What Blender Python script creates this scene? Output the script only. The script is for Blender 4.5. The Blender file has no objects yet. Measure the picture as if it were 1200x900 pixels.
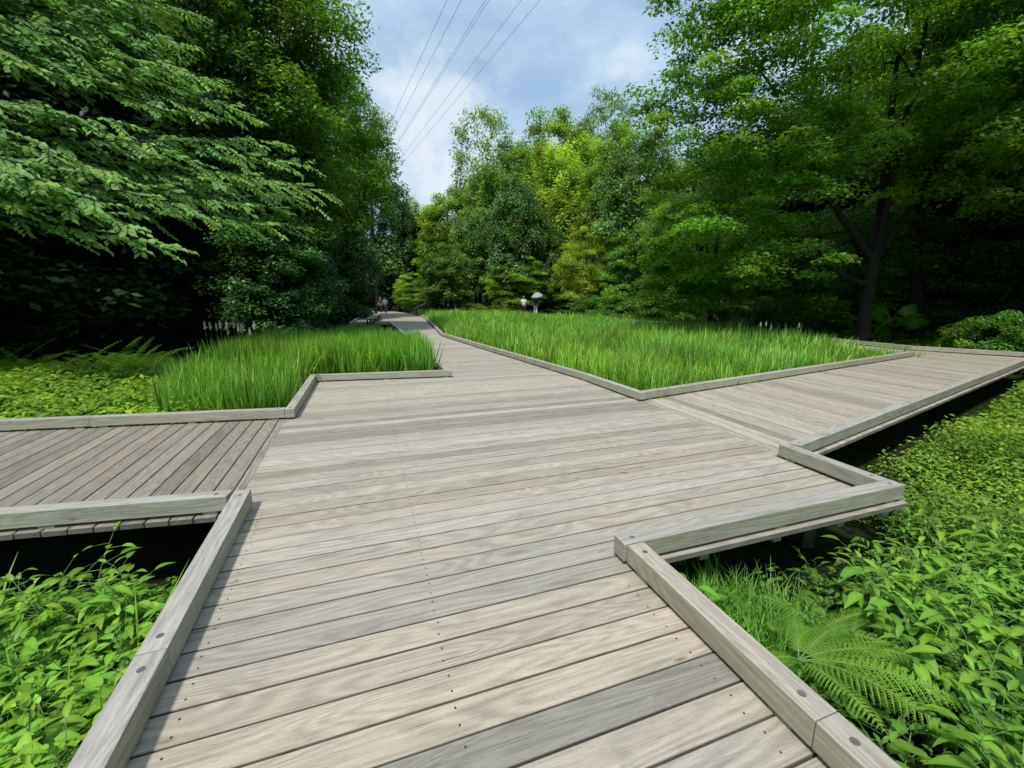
import bpy, bmesh, math, random
import numpy as np
from mathutils import Vector, Matrix, noise as mnoise

random.seed(7)
R = np.random.default_rng(11)
scene = bpy.context.scene
COL = scene.collection
PI = math.pi

# ------------------------------------------------------------------ camera model
F, HOR, EYE, HC = 490.0, 350.0, 1.5, 0.135
PITCH = math.atan((450 - HOR) / F)

def ray(px, py):
    u = (px - 600) / F
    v = (450 - py) / F
    return Vector((u, math.cos(PITCH) + v * math.sin(PITCH), -math.sin(PITCH) + v * math.cos(PITCH)))

def on_level(px, py, z=0.0):
    d = ray(px, py)
    t = (z - EYE) / d.z
    return Vector((d.x * t, d.y * t, z))

def at_depth(px, py, Y):
    d = ray(px, py)
    t = Y / d.y
    return Vector((d.x * t, Y, EYE + d.z * t))

# ------------------------------------------------------------------ helpers
def tag(o, label=None, cat=None, group=None, kind=None):
    if label: o['label'] = label
    if cat: o['category'] = cat
    if group: o['group'] = group
    if kind: o['kind'] = kind
    return o

def empty(name, loc=(0, 0, 0), rz=0.0, sc=(1, 1, 1)):
    o = bpy.data.objects.new(name, None)
    COL.objects.link(o)
    o.location = loc
    o.rotation_euler = (0, 0, rz)
    o.scale = sc
    return o

def link_mesh(name, me, mat=None, parent=None):
    o = bpy.data.objects.new(name, me)
    if mat and not me.materials:
        me.materials.append(mat)
    COL.objects.link(o)
    if parent: o.parent = parent
    return o

def kids(o):
    return [c for c in bpy.data.objects if c.parent == o]

KIDS = {}
def copy_tree(root, loc, rz, sc, color=None):
    r = root.copy()
    COL.objects.link(r)
    r.location = loc
    r.rotation_euler = (0, 0, rz)
    r.scale = sc
    for ch in KIDS[root.name]:
        c = ch.copy()
        COL.objects.link(c)
        c.parent = r
        if color: c.color = color
    return r

def np_mesh(name, verts, faces, tint=None, smooth=False, uv=None):
    """verts (n,3); faces = list of int arrays (m,k)."""
    me = bpy.data.meshes.new(name)
    verts = np.asarray(verts, dtype=np.float32)
    if not isinstance(faces, list): faces = [faces]
    me.vertices.add(len(verts))
    me.vertices.foreach_set('co', verts.ravel())
    nl = sum(f.size for f in faces)
    nf = sum(len(f) for f in faces)
    me.loops.add(nl)
    me.polygons.add(nf)
    me.loops.foreach_set('vertex_index', np.concatenate([f.ravel() for f in faces]).astype(np.int32))
    tot = np.concatenate([np.full(len(f), f.shape[1]) for f in faces]).astype(np.int32)
    st = np.concatenate([[0], np.cumsum(tot)[:-1]]).astype(np.int32)
    me.polygons.foreach_set('loop_start', st)
    me.polygons.foreach_set('loop_total', tot)
    if smooth:
        me.polygons.foreach_set('use_smooth', np.ones(nf, dtype=bool))
    me.update(calc_edges=True)
    if tint is not None:
        a = me.color_attributes.new('tint', 'FLOAT_COLOR', 'POINT')
        t = np.ones((len(verts), 4), dtype=np.float32)
        t[:, :3] = tint
        a.data.foreach_set('color', t.ravel())
    return me

def norm(a):
    return a / np.maximum(np.linalg.norm(a, axis=-1, keepdims=True), 1e-8)

# leaf templates: x across, y along, z up. returns verts, faces(k,4)
def leaf_template(nseg=4, width=0.4, fold=0.25, droop=0.25, profile=None):
    prof = profile or (lambda t: math.sin(PI * t ** 0.75) ** 0.9)
    vs, fs = [], []
    for i in range(nseg + 1):
        t = i / nseg
        w = width * 0.5 * max(prof(t), 0.02 if 0 < i < nseg else 0.0)
        z = -droop * t * t
        y = t * (1 - 0.3 * droop * t)
        vs += [(-w, y, z + fold * w), (0, y, z), (w, y, z + fold * w)]
        if i:
            a = 3 * (i - 1); b = 3 * i
            fs += [(a, a + 1, b + 1, b), (a + 1, a + 2, b + 2, b + 1)]
    return np.array(vs, dtype=np.float32), np.array(fs, dtype=np.int64)

DIAMOND = (np.array([(0, 0, 0), (-.26, .45, .05), (0, 1, -.08), (.26, .45, .05)], dtype=np.float32), np.array([(0, 3, 2, 1)], dtype=np.int64))
OVATE = leaf_template(7, 0.47, 0.32, 0.32, lambda t: math.sin(PI * t ** 0.72) ** 0.85 * (1 - .25 * t))
LONG = leaf_template(7, 0.34, 0.3, 0.5, lambda t: math.sin(PI * t ** 0.8) ** 0.9 * (1 - .15 * t))
OVATE2 = leaf_template(2, 0.46, 0.3, 0.2, lambda t: 1.0 if 0.2 < t < 0.8 else 0.0)
LANCE = leaf_template(4, 0.24, 0.3, 0.45, lambda t: math.sin(PI * min(1, t * .92 + .04)) ** 0.8)

class Leaves:
    """collects instances of leaf templates, baked into one mesh"""
    def __init__(self): self.v, self.f, self.t, self.n = [], [], [], 0
    def add(self, tmpl, P, Y, N, size, tint, wscale=None):
        tv, tf = tmpl
        P = np.asarray(P, dtype=np.float32)
        n = len(P)
        if n == 0: return
        Y = norm(np.asarray(Y, dtype=np.float32))
        X = norm(np.cross(Y, np.asarray(N, dtype=np.float32)))
        Z = np.cross(X, Y)
        size = np.broadcast_to(np.asarray(size, dtype=np.float32), (n,))[:, None, None]
        wx = 1.0 if wscale is None else np.asarray(wscale, dtype=np.float32)[:, None, None]
        V = P[:, None, :] + size * (wx * tv[None, :, 0:1] * X[:, None, :] + tv[None, :, 1:2] * Y[:, None, :] + tv[None, :, 2:3] * Z[:, None, :])
        k = len(tv)
        Fc = (tf[None] + (np.arange(n) * k)[:, None, None] + self.n).reshape(-1, tf.shape[1])
        self.v.append(V.reshape(-1, 3)); self.f.append(Fc)
        T = np.broadcast_to(np.asarray(tint, dtype=np.float32), (n, 3))
        T2 = np.repeat(T, k, axis=0)
        if k > 6 and n:
            T2 = T2 * np.tile(np.where(tv[:, 0] == 0, 1.16, .93), n)[:, None]
        self.t.append(T2)
        self.n += n * k
    def add_raw(self, V, Fc, T):
        self.v.append(np.asarray(V, dtype=np.float32)); self.f.append(np.asarray(Fc) + self.n)
        self.t.append(np.broadcast_to(np.asarray(T, dtype=np.float32), (len(V), 3)))
        self.n += len(V)
    def mesh(self, name, smooth=False):
        return np_mesh(name, np.concatenate(self.v), self.f, np.concatenate(self.t), smooth)

class Tubes:
    """tapered tubes along polylines"""
    def __init__(self): self.v, self.f, self.n = [], [], 0
    def add(self, pts, rads, k=6):
        pts = [Vector(p) for p in pts]
        m = len(pts)
        rings = []
        up = Vector((0.13, 0.31, 0.94))
        for i, p in enumerate(pts):
            d = (pts[min(i + 1, m - 1)] - pts[max(i - 1, 0)])
            if d.length < 1e-6: d = Vector((0, 0, 1))
            d.normalize()
            a = d.cross(up)
            if a.length < 1e-3: a = d.cross(Vector((1, 0, 0)))
            a.normalize(); b = d.cross(a)
            for j in range(k):
                th = 2 * PI * j / k
                rings.append(p + rads[i] * (math.cos(th) * a + math.sin(th) * b))
        for i in range(m - 1):
            for j in range(k):
                j2 = (j + 1) % k
                self.f.append((self.n + i * k + j, self.n + i * k + j2, self.n + (i + 1) * k + j2, self.n + (i + 1) * k + j))
        self.v += [tuple(r) for r in rings]
        self.n += m * k
    def mesh(self, name):
        return np_mesh(name, np.array(self.v), np.array(self.f), None, True)

# ------------------------------------------------------------------ materials
def nodes_mat(name):
    m = bpy.data.materials.new(name)
    m.use_nodes = True
    nt = m.node_tree
    nt.nodes.clear()
    out = nt.nodes.new('ShaderNodeOutputMaterial')
    return m, nt, out

def N(nt, typ, **kw):
    n = nt.nodes.new(typ)
    for k, v in kw.items():
        if k in n.inputs.keys() if isinstance(k, str) else False:
            n.inputs[k].default_value = v
        else:
            setattr(n, k, v)
    return n

def mixrgb(nt, fac, a, b, blend='MIX'):
    n = nt.nodes.new('ShaderNodeMix')
    n.data_type = 'RGBA'; n.blend_type = blend
    for sock, val in ((n.inputs[0], fac), (n.inputs[6], a), (n.inputs[7], b)):
        if hasattr(val, 'is_linked') or isinstance(val, bpy.types.NodeSocket): nt.links.new(val, sock)
        elif isinstance(val, (int, float)): sock.default_value = val
        else: sock.default_value = (*val, 1) if len(val) == 3 else val
    return n.outputs[2]

def math_n(nt, op, a, b=None, clamp=False):
    n = nt.nodes.new('ShaderNodeMath'); n.operation = op; n.use_clamp = clamp
    for i, val in enumerate((a, b)):
        if val is None: continue
        if isinstance(val, bpy.types.NodeSocket): nt.links.new(val, n.inputs[i])
        else: n.inputs[i].default_value = val
    return n.outputs[0]

def ramp(nt, fac, stops):
    n = nt.nodes.new('ShaderNodeValToRGB')
    nt.links.new(fac, n.inputs[0])
    el = n.color_ramp.elements
    el[0].position, el[1].position = stops[0][0], stops[-1][0]
    el[0].color = (*stops[0][1], 1); el[1].color = (*stops[-1][1], 1)
    for p, c in stops[1:-1]:
        e = el.new(p); e.color = (*c, 1)
    return n.outputs[0]

def noise_n(nt, vec, scale, detail=4, rough=0.55, dist=0.0):
    n = nt.nodes.new('ShaderNodeTexNoise')
    n.inputs['Scale'].default_value = scale
    n.inputs['Detail'].default_value = detail
    n.inputs['Roughness'].default_value = rough
    n.inputs['Distortion'].default_value = dist
    if vec is not None: nt.links.new(vec, n.inputs['Vector'])
    return n.outputs[0]

def leaf_mat(name, base, trans=0.35, rough=0.45, spec=0.35, transcol=(1.5, 1.5, 0.55)):
    m, nt, out = nodes_mat(name)
    at = nt.nodes.new('ShaderNodeAttribute'); at.attribute_name = 'tint'
    oi = nt.nodes.new('ShaderNodeObjectInfo')
    c = mixrgb(nt, 1.0, base, at.outputs['Color'], 'MULTIPLY')
    c = mixrgb(nt, 1.0, c, oi.outputs['Color'], 'MULTIPLY')
    geo = nt.nodes.new('ShaderNodeNewGeometry')
    nz = noise_n(nt, geo.outputs['Position'], 1.3, 2)
    v = ramp(nt, nz, [(0.3, (0.72, 0.78, 0.75)), (0.7, (1.25, 1.2, 1.1))])
    c = mixrgb(nt, 1.0, c, v, 'MULTIPLY')
    bs = nt.nodes.new('ShaderNodeBsdfPrincipled')
    nt.links.new(c, bs.inputs['Base Color'])
    bs.inputs['Roughness'].default_value = rough
    bs.inputs['Specular IOR Level'].default_value = spec
    tr = nt.nodes.new('ShaderNodeBsdfTranslucent')
    tc = mixrgb(nt, 1.0, c, transcol, 'MULTIPLY')
    nt.links.new(tc, tr.inputs['Color'])
    mx = nt.nodes.new('ShaderNodeMixShader')
    mx.inputs[0].default_value = trans
    nt.links.new(bs.outputs[0], mx.inputs[1]); nt.links.new(tr.outputs[0], mx.inputs[2])
    nt.links.new(mx.outputs[0], out.inputs['Surface'])
    return m

def simple_mat(name, col, rough=0.8, nscale=12, var=0.35, bump=0.3, metal=0.0, obj=True):
    m, nt, out = nodes_mat(name)
    tc = nt.nodes.new('ShaderNodeTexCoord')
    vec = tc.outputs['Object'] if obj else tc.outputs['Generated']
    nz = noise_n(nt, vec, nscale, 5)
    d = tuple(x * (1 - var) for x in col); l = tuple(min(1, x * (1 + var)) for x in col)
    c = ramp(nt, nz, [(0.3, d), (0.7, l)])
    bs = nt.nodes.new('ShaderNodeBsdfPrincipled')
    nt.links.new(c, bs.inputs['Base Color'])
    bs.inputs['Roughness'].default_value = rough
    bs.inputs['Metallic'].default_value = metal
    bp = nt.nodes.new('ShaderNodeBump'); bp.inputs['Strength'].default_value = bump; bp.inputs['Distance'].default_value = 0.02
    nt.links.new(nz, bp.inputs['Height']); nt.links.new(bp.outputs[0], bs.inputs['Normal'])
    nt.links.new(bs.outputs[0], out.inputs['Surface'])
    return m

def wood_mat(name, light, dark, bump=0.35, algae=0.0):
    """weathered timber: metric UV (u along the grain), 'tint' = (brightness, warmth, seed)"""
    m, nt, out = nodes_mat(name)
    uv = nt.nodes.new('ShaderNodeUVMap'); uv.uv_map = 'UVMap'
    at = nt.nodes.new('ShaderNodeAttribute'); at.attribute_name = 'tint'
    sep = nt.nodes.new('ShaderNodeSeparateColor'); nt.links.new(at.outputs['Color'], sep.inputs[0])
    bright, warm, seed = sep.outputs[0], sep.outputs[1], sep.outputs[2]
    def mapped(sx, sy, zoff=0.0):
        mp = nt.nodes.new('ShaderNodeMapping'); mp.inputs['Scale'].default_value = (sx, sy, 1)
        nt.links.new(uv.outputs[0], mp.inputs[0])
        cb = nt.nodes.new('ShaderNodeCombineXYZ')
        nt.links.new(math_n(nt, 'MULTIPLY', seed, 37.0), cb.inputs[2]); cb.inputs[0].default_value = zoff
        ad = nt.nodes.new('ShaderNodeVectorMath'); ad.operation = 'ADD'
        nt.links.new(mp.outputs[0], ad.inputs[0]); nt.links.new(cb.outputs[0], ad.inputs[1])
        return ad.outputs[0]
    fine = noise_n(nt, mapped(9, 250), 1.0, 4, 0.65)
    med = noise_n(nt, mapped(1.6, 46), 1.0, 5, 0.62, 0.25)
    # cathedral figure: contours of a stretched smooth field
    fld = noise_n(nt, mapped(0.8, 6.5, 3.0), 1.0, 1.0, 0.35, 0.3)
    rings = math_n(nt, 'SINE', math_n(nt, 'MULTIPLY', fld, 95.0))
    rings = math_n(nt, 'MULTIPLY', math_n(nt, 'ADD', rings, 1.0), 0.5)
    blotch = noise_n(nt, mapped(1.8, 4.0, 9.0), 1.0, 5, 0.7, 0.3)
    big = math_n(nt, 'ADD', math_n(nt, 'MULTIPLY', fine, 0.46), math_n(nt, 'MULTIPLY', med, 0.38))
    big = math_n(nt, 'ADD', big, math_n(nt, 'MULTIPLY', rings, 0.12))
    c = ramp(nt, big, [(0.27, dark), (0.45, tuple((a + b) / 2 for a, b in zip(light, dark))), (0.62, light)])
    c = mixrgb(nt, math_n(nt, 'MULTIPLY', warm, math_n(nt, 'MULTIPLY', blotch, 1.5), True), c, mixrgb(nt, 1.0, c, (1.10, 0.93, 0.76), 'MULTIPLY'))
    # grey-dark wet stains
    st = ramp(nt, blotch, [(0.28, (0.66, 0.66, 0.66)), (0.44, (0.94, 0.94, 0.94)), (0.60, (1, 1, 1)), (0.78, (1.10, 1.10, 1.08))])
    c = mixrgb(nt, 0.8, c, st, 'MULTIPLY')
    # pores / checks
    pores = noise_n(nt, mapped(28, 420), 1.0, 2, 0.5)
    pr = ramp(nt, pores, [(0.28, (0.55, 0.53, 0.5)), (0.40, (1, 1, 1))])
    c = mixrgb(nt, 0.7, c, pr, 'MULTIPLY')
    vo = nt.nodes.new('ShaderNodeTexVoronoi'); vo.inputs['Scale'].default_value = 1.0
    nt.links.new(mapped(2.3, 9.0, 21.0), vo.inputs['Vector'])
    kr = ramp(nt, vo.outputs['Distance'], [(0.03, (0.38, 0.35, 0.32)), (0.075, (0.72, 0.70, 0.66)), (0.11, (1, 1, 1))])
    kmask = ramp(nt, noise_n(nt, mapped(0.7, 2.0, 13.0), 1.0, 1, .5), [(0.56, (0, 0, 0)), (0.60, (1, 1, 1))])
    c = mixrgb(nt, kmask, c, mixrgb(nt, 1.0, c, kr, 'MULTIPLY'))
    cracks = noise_n(nt, mapped(1.6, 130, 5.0), 1.0, 1, 0.5)
    scuff = ramp(nt, noise_n(nt, mapped(7, 16, 30.0), 1.0, 3, .6, .6), [(0.66, (0, 0, 0)), (0.74, (1, 1, 1))])
    dk = math_n(nt, 'MULTIPLY', math_n(nt, 'SUBTRACT', 0.85, bright, True), 4.0, True)
    c = mixrgb(nt, math_n(nt, 'MULTIPLY', scuff, dk), c, (0.62, 0.6, 0.56))
    cr = ramp(nt, cracks, [(0.245, (0.35, 0.33, 0.31)), (0.285, (1, 1, 1))])
    c = mixrgb(nt, 0.85, c, cr, 'MULTIPLY')
    if algae:
        geo = nt.nodes.new('ShaderNodeNewGeometry')
        an = noise_n(nt, geo.outputs['Position'], 3.5, 5, 0.7)
        nm = nt.nodes.new('ShaderNodeSeparateXYZ'); nt.links.new(geo.outputs['Normal'], nm.inputs[0])
        side = math_n(nt, 'SUBTRACT', 1.0, math_n(nt, 'ABSOLUTE', nm.outputs[2]), True)
        fa = math_n(nt, 'MULTIPLY', math_n(nt, 'MULTIPLY', side, an), algae, True)
        c = mixrgb(nt, fa, c, mixrgb(nt, 1.0, c, (0.62, 0.72, 0.42), 'MULTIPLY'))
    mul = nt.nodes.new('ShaderNodeCombineColor')
    for i in range(3): nt.links.new(bright, mul.inputs[i])
    c = mixrgb(nt, 1.0, c, mul.outputs[0], 'MULTIPLY')
    bs = nt.nodes.new('ShaderNodeBsdfPrincipled')
    nt.links.new(c, bs.inputs['Base Color'])
    bs.inputs['Roughness'].default_value = 0.62
    bs.inputs['Specular IOR Level'].default_value = 0.4
    bp = nt.nodes.new('ShaderNodeBump'); bp.inputs['Strength'].default_value = bump; bp.inputs['Distance'].default_value = 0.004
    nt.links.new(big, bp.inputs['Height']); nt.links.new(bp.outputs[0], bs.inputs['Normal'])
    nt.links.new(bs.outputs[0], out.inputs['Surface'])
    return m

M_DECK = wood_mat('weathered_deck_wood', (0.505, 0.462, 0.39), (0.245, 0.22, 0.18))
M_BEAM = wood_mat('weathered_beam_wood', (0.50, 0.48, 0.435), (0.25, 0.235, 0.205), 0.5, 0.75)
M_UNDER = simple_mat('joist_wood', (0.16, 0.15, 0.11), 0.9, 9)
M_PLUG = simple_mat('plug_wood', (0.13, 0.115, 0.10), 0.7, 40)
M_SCREW = simple_mat('screw_dark', (0.05, 0.045, 0.04), 0.5, 40)
M_BARK = simple_mat('dark_bark', (0.014, 0.012, 0.010), 0.95, 7, 0.5, 0.8)
M_BARK_PALE = simple_mat('pale_bark', (0.16, 0.14, 0.11), 0.95, 7, 0.4, 0.6)
M_STEM = simple_mat('green_stem', (0.13, 0.24, 0.05), 0.6, 20)
M_LEAF_DARK = leaf_mat('leaf_dark', (0.065, 0.135, 0.032), 0.25, 0.4, 0.4)
M_LEAF_MID = leaf_mat('leaf_mid', (0.12, 0.235, 0.034), 0.42, 0.45, 0.35)
M_LEAF_NEAR = leaf_mat('leaf_near', (0.135, 0.285, 0.07), 0.38, 0.45, 0.3)
M_LEAF_YELLOW = leaf_mat('leaf_yellow', (0.22, 0.32, 0.055), 0.4, 0.5, 0.3)
M_REED = leaf_mat('reed_blade', (0.205, 0.385, 0.055), 0.38, 0.4, 0.4)
M_HERB = leaf_mat('herb_leaf', (0.18, 0.35, 0.042), 0.35, 0.45, 0.35)
M_FERN = leaf_mat('fern_leaf', (0.23, 0.42, 0.045), 0.35, 0.5, 0.3)
M_PLUME = simple_mat('plume', (0.68, 0.58, 0.56), 0.9, 30)
M_WHITE = simple_mat('white_petal', (0.75, 0.75, 0.72), 0.7, 30, 0.1)

# ------------------------------------------------------------------ terrain
def sstep(t):
    t = min(1.0, max(0.0, t)); return t * t * (3 - 2 * t)

def foot_right(y):
    pts = [(-20, 13), (5, 14.5), (12, 16.5), (22, 16), (35, 13), (48, 7), (58, 0), (75, -8), (120, -20)]
    for (y0, x0), (y1, x1) in zip(pts, pts[1:]):
        if y <= y1: return x0 + (x1 - x0) * max(0, (y - y0)) / (y1 - y0)
    return pts[-1][1]

def foot_left(y):
    return -11.5 - 0.30 * max(0.0, y - 4) - 0.1 * max(0, y - 45)

def ground_z(x, y):
    hr = x - foot_right(y)
    hl = foot_left(y) - x
    hb = (y - 74) * 0.35
    def rise(d, s, top):
        if d <= 0: return 0.0
        return top * (1 - math.exp(-s * d / top)) * sstep(d / 3.0 + 0.1)
    h = max(rise(hr, 0.55, 13), rise(hl, 0.42, 9), rise(hb, 0.4, 10))
    nz = mnoise.noise(Vector((x * 0.35, y * 0.35, 0))) * 0.08 + mnoise.noise(Vector((x * 1.7, y * 1.7, 3))) * 0.03
    return -0.62 + h + nz * (1 + min(h, 4))

def build_ground():
    xs = np.concatenate([np.array([-500, -300, -180, -120, -90]), np.arange(-70, 71, 1.0), np.array([90, 120, 180, 300, 500])])
    ys = np.concatenate([np.array([-500, -250, -120, -60, -30]), np.arange(-20, 121, 1.0), np.array([150, 200, 300, 500, 900])])
    V = [(x, y, ground_z(x, y)) for y in ys for x in xs]
    nx = len(xs)
    Fs = [(j * nx + i, j * nx + i + 1, (j + 1) * nx + i + 1, (j + 1) * nx + i) for j in range(len(ys) - 1) for i in range(nx - 1)]
    me = np_mesh('ground', np.array(V), np.array(Fs), None, True)
    m, nt, out = nodes_mat('forest_floor')
    geo = nt.nodes.new('ShaderNodeNewGeometry')
    n1 = noise_n(nt, geo.outputs['Position'], 0.8, 6, 0.65)
    n2 = noise_n(nt, geo.outputs['Position'], 14, 5, 0.7)
    c1 = ramp(nt, n2, [(0.35, (0.010, 0.009, 0.005)), (0.65, (0.035, 0.028, 0.016))])
    c2 = ramp(nt, n2, [(0.35, (0.010, 0.022, 0.005)), (0.65, (0.030, 0.060, 0.014))])
    c = mixrgb(nt, ramp(nt, n1, [(0.4, (0, 0, 0)), (0.6, (1, 1, 1))]), c1, c2)
    bs = nt.nodes.new('ShaderNodeBsdfPrincipled'); nt.links.new(c, bs.inputs['Base Color']); bs.inputs['Roughness'].default_value = 1.0
    bs.inputs['Specular IOR Level'].default_value = 0.05
    bp = nt.nodes.new('ShaderNodeBump'); bp.inputs['Distance'].default_value = 0.06; nt.links.new(n2, bp.inputs['Height']); nt.links.new(bp.outputs[0], bs.inputs['Normal'])
    nt.links.new(bs.outputs[0], out.inputs['Surface'])
    o = link_mesh('ground', me, m)
    tag(o, kind='structure')
build_ground()

# ------------------------------------------------------------------ boardwalk
TH = math.radians(19.0)
U = Vector((math.cos(TH), math.sin(TH), 0))      # along the main boards
Vd = Vector((-math.sin(TH), math.cos(TH), 0))    # along the main path
walk = empty('boardwalk')
tag(walk, 'weathered grey timber boardwalk branching left and right with low kerb beams', 'boardwalk')

def set_wood_attrs(me, axis, off, tints_by_face=None, tint=None):
    pass

def boards(name, poly, axis, pitch, gap, mat, z=0.0, thick=0.036, phase=0.0, seed=1, warm_fn=None, cut=None):
    """one deck section: planks along `axis`, cut from the outline `poly` (xy)"""
    rnd = random.Random(seed)
    axis = Vector((axis[0], axis[1], 0)).normalized()
    perp = Vector((-axis.y, axis.x, 0))
    ds = [Vector((p[0], p[1], 0)).dot(perp) for p in poly]
    k0 = math.floor((min(ds) - phase) / pitch); k1 = math.ceil((max(ds) - phase) / pitch)
    V, Fq, T, UVs = [], [], [], []
    big = bmesh.new()
    uvl = big.loops.layers.uv.new('UVMap')
    tl = big.verts.layers.float_color.new('tint')
    for k in range(k0, k1):
        a = phase + k * pitch + gap / 2; b = phase + (k + 1) * pitch - gap / 2
        rnd = random.Random(seed * 7919 + k)
        bm = bmesh.new()
        for poly_ in (cut or [poly]):
            bm.faces.new([bm.verts.new((p[0], p[1], 0)) for p in poly_])
        bmesh.ops.bisect_plane(bm, geom=bm.verts[:] + bm.edges[:] + bm.faces[:], plane_co=perp * a, plane_no=perp, clear_inner=True)
        if bm.faces:
            bmesh.ops.bisect_plane(bm, geom=bm.verts[:] + bm.edges[:] + bm.faces[:], plane_co=perp * b, plane_no=perp, clear_outer=True)
        if not bm.faces: bm.free(); continue
        y_mid = sum((v.co.length for v in bm.verts)) / len(bm.verts)
        zj = rnd.uniform(-0.0012, 0.0012)
        seedv = rnd.random(); off = rnd.uniform(0, 40)
        br = rnd.gauss(1.0, 0.075)
        if rnd.random() < 0.07: br *= 0.8
        wm = rnd.random() ** 2 * 0.6
        if warm_fn: br, wm = warm_fn(k, br, wm, rnd)
        # split into faces possibly several; handle each face as a separate plank
        for f in bm.faces:
            co = [v.co.copy() for v in f.verts]
            # order CCW
            n = Vector((0, 0, 0))
            for i in range(len(co)): n += co[i].cross(co[(i + 1) % len(co)])
            if n.z < 0: co.reverse()
            be = 0.0035
            cen = sum(co, Vector()) / len(co)
            top, mid, bot = [], [], []
            for c in co:
                # pull towards the plank's own axis line for a chamfer
                dperp = (c - perp * ((a + b) / 2)).dot(perp)
                ci = c - perp * (be * (1 if dperp > 0 else -1))
                top.append(big.verts.new((ci.x, ci.y, z + zj)))
                mid.append(big.verts.new((c.x, c.y, z + zj - be)))
                bot.append(big.verts.new((c.x, c.y, z + zj - thick)))
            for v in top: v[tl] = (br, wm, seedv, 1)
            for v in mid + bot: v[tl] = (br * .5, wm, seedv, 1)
            fl = [big.faces.new(top)]
            m_ = len(co)
            for i in range(m_):
                j = (i + 1) % m_
                fl.append(big.faces.new((mid[i], mid[j], top[j], top[i])))
                fl.append(big.faces.new((bot[i], bot[j], mid[j], mid[i])))
            for ff in fl:
                for lp in ff.loops:
                    c = lp.vert.co
                    lp[uvl].uv = (c.dot(axis) + off, c.dot(perp) + c.z)
        bm.free()
    me = bpy.data.meshes.new(name)
    big.to_mesh(me); big.free()
    return link_mesh(name, me, mat, walk)

def beam(name, p0, p1, w, h, z0, mat=M_BEAM, parent=walk, br=None, warm=None, bevel=0.004, endcut=None, dz=0.0):
    """squared timber whose centreline runs p0-p1; z0 underside"""
    p0 = Vector((p0[0], p0[1], 0)); p1 = Vector((p1[0], p1[1], 0))
    ax = (p1 - p0); L = ax.length; ax.normalize(); pe = Vector((-ax.y, ax.x, 0))
    bm = bmesh.new()
    vs = []
    for s, pt in ((0, p0), (1, p1)):
        for (a, b) in ((-1, 0), (1, 0), (1, 1), (-1, 1)):
            c = pt + pe * (a * w / 2)
            vs.append(bm.verts.new((c.x, c.y, z0 + b * h + s * dz)))
    for q in ((0, 1, 2, 3), (7, 6, 5, 4), (0, 4, 5, 1), (1, 5, 6, 2), (2, 6, 7, 3), (3, 7, 4, 0)):
        bm.faces.new([vs[i] for i in q])
    bmesh.ops.recalc_face_normals(bm, faces=bm.faces[:])
    if bevel: bmesh.ops.bevel(bm, geom=bm.edges[:], offset=bevel, segments=2, profile=0.6, affect='EDGES')
    uvl = bm.loops.layers.uv.new('UVMap')
    tl = bm.verts.layers.float_color.new('tint')
    off = random.uniform(0, 60); sd = random.random()
    br = br if br is not None else random.gauss(1.0, 0.06); wm = warm if warm is not None else random.random() * 0.3
    for v in bm.verts: v[tl] = (br, wm, sd, 1)
    bm.faces.ensure_lookup_table()
    for f in bm.faces:
        n = f.normal
        for lp in f.loops:
            c = lp.vert.co
            if abs(n.dot(ax)) > 0.8: lp[uvl].uv = (c.dot(pe) * 0.3 + off, c.z)
            elif abs(n.z) > 0.6: lp[uvl].uv = (c.dot(ax) + off, c.dot(pe))
            else: lp[uvl].uv = (c.dot(ax) + off + 5, c.z + 3)
    me = bpy.data.meshes.new(name); bm.to_mesh(me); bm.free()
    return link_mesh(name, me, mat, parent)

def disc(name, x, y, z, r, mat, parent, h=0.0015, n=16):
    bm = bmesh.new()
    bmesh.ops.create_cone(bm, cap_ends=True, segments=n, radius1=r, radius2=r * 0.96, depth=h, matrix=Matrix.Translation((x, y, z)))
    me = bpy.data.meshes.new(name); bm.to_mesh(me); bm.free()
    return link_mesh(name, me, mat, parent)

BW, BH, BG = 0.106, 0.110, 0.025   # kerb beam width, height, gap under it

def kerb(p0, p1, ext0=0.0, ext1=0.0, side=0, plugs=(1, 1), spacers=True, w=BW, h=BH, gap=BG, br=None, warm=None, **kw):
    """p0-p1 = measured line; side=+1: the timber lies to the left of it, -1 right, 0 centred"""
    a = Vector((p0[0], p0[1], 0)); b = Vector((p1[0], p1[1], 0))
    ax = (b - a).normalized(); pe = Vector((-ax.y, ax.x, 0))
    a = a - ax * ext0 + pe * (side * w / 2); b = b + ax * ext1 + pe * (side * w / 2)
    o = beam('kerb_beam', a, b, w, h, gap, br=br, warm=warm, **kw)
    L = (b - a).length
    if spacers:
        n = max(2, int(L / 0.9) + 1)
        for i in range(n):
            c = a + ax * (0.12 + (L - 0.24) * i / (n - 1))
            s = beam('spacer', c - ax * 0.045, c + ax * 0.045, w * 0.8, gap - 0.001, 0.0005, bevel=0, parent=o, br=0.8)
    for e, flag in zip((0, 1), plugs):
        if flag:
            c = a + ax * 0.085 if e == 0 else b - ax * 0.085
            disc('plug', c.x, c.y, gap + h + 0.0006, 0.0145, M_PLUG, o)
    return o

def G(px, py, z=0.0):
    p = on_level(px, py, z); return (p.x, p.y)

A_far_in, Aj_in, A_n_in = (-1.915, 2.852), (-1.375, 1.425), (-1.19, 0.96)
adir = (Vector(A_far_in) - Vector(Aj_in)).normalized()
A_start = Vector(Aj_in) - adir * 3.0
kerb(A_start, Vector(Aj_in) - adir * 0.003, side=1, br=1.02, warm=0.1)
kerb(Aj_in, A_far_in, side=1, br=1.0, warm=0.1)
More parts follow.
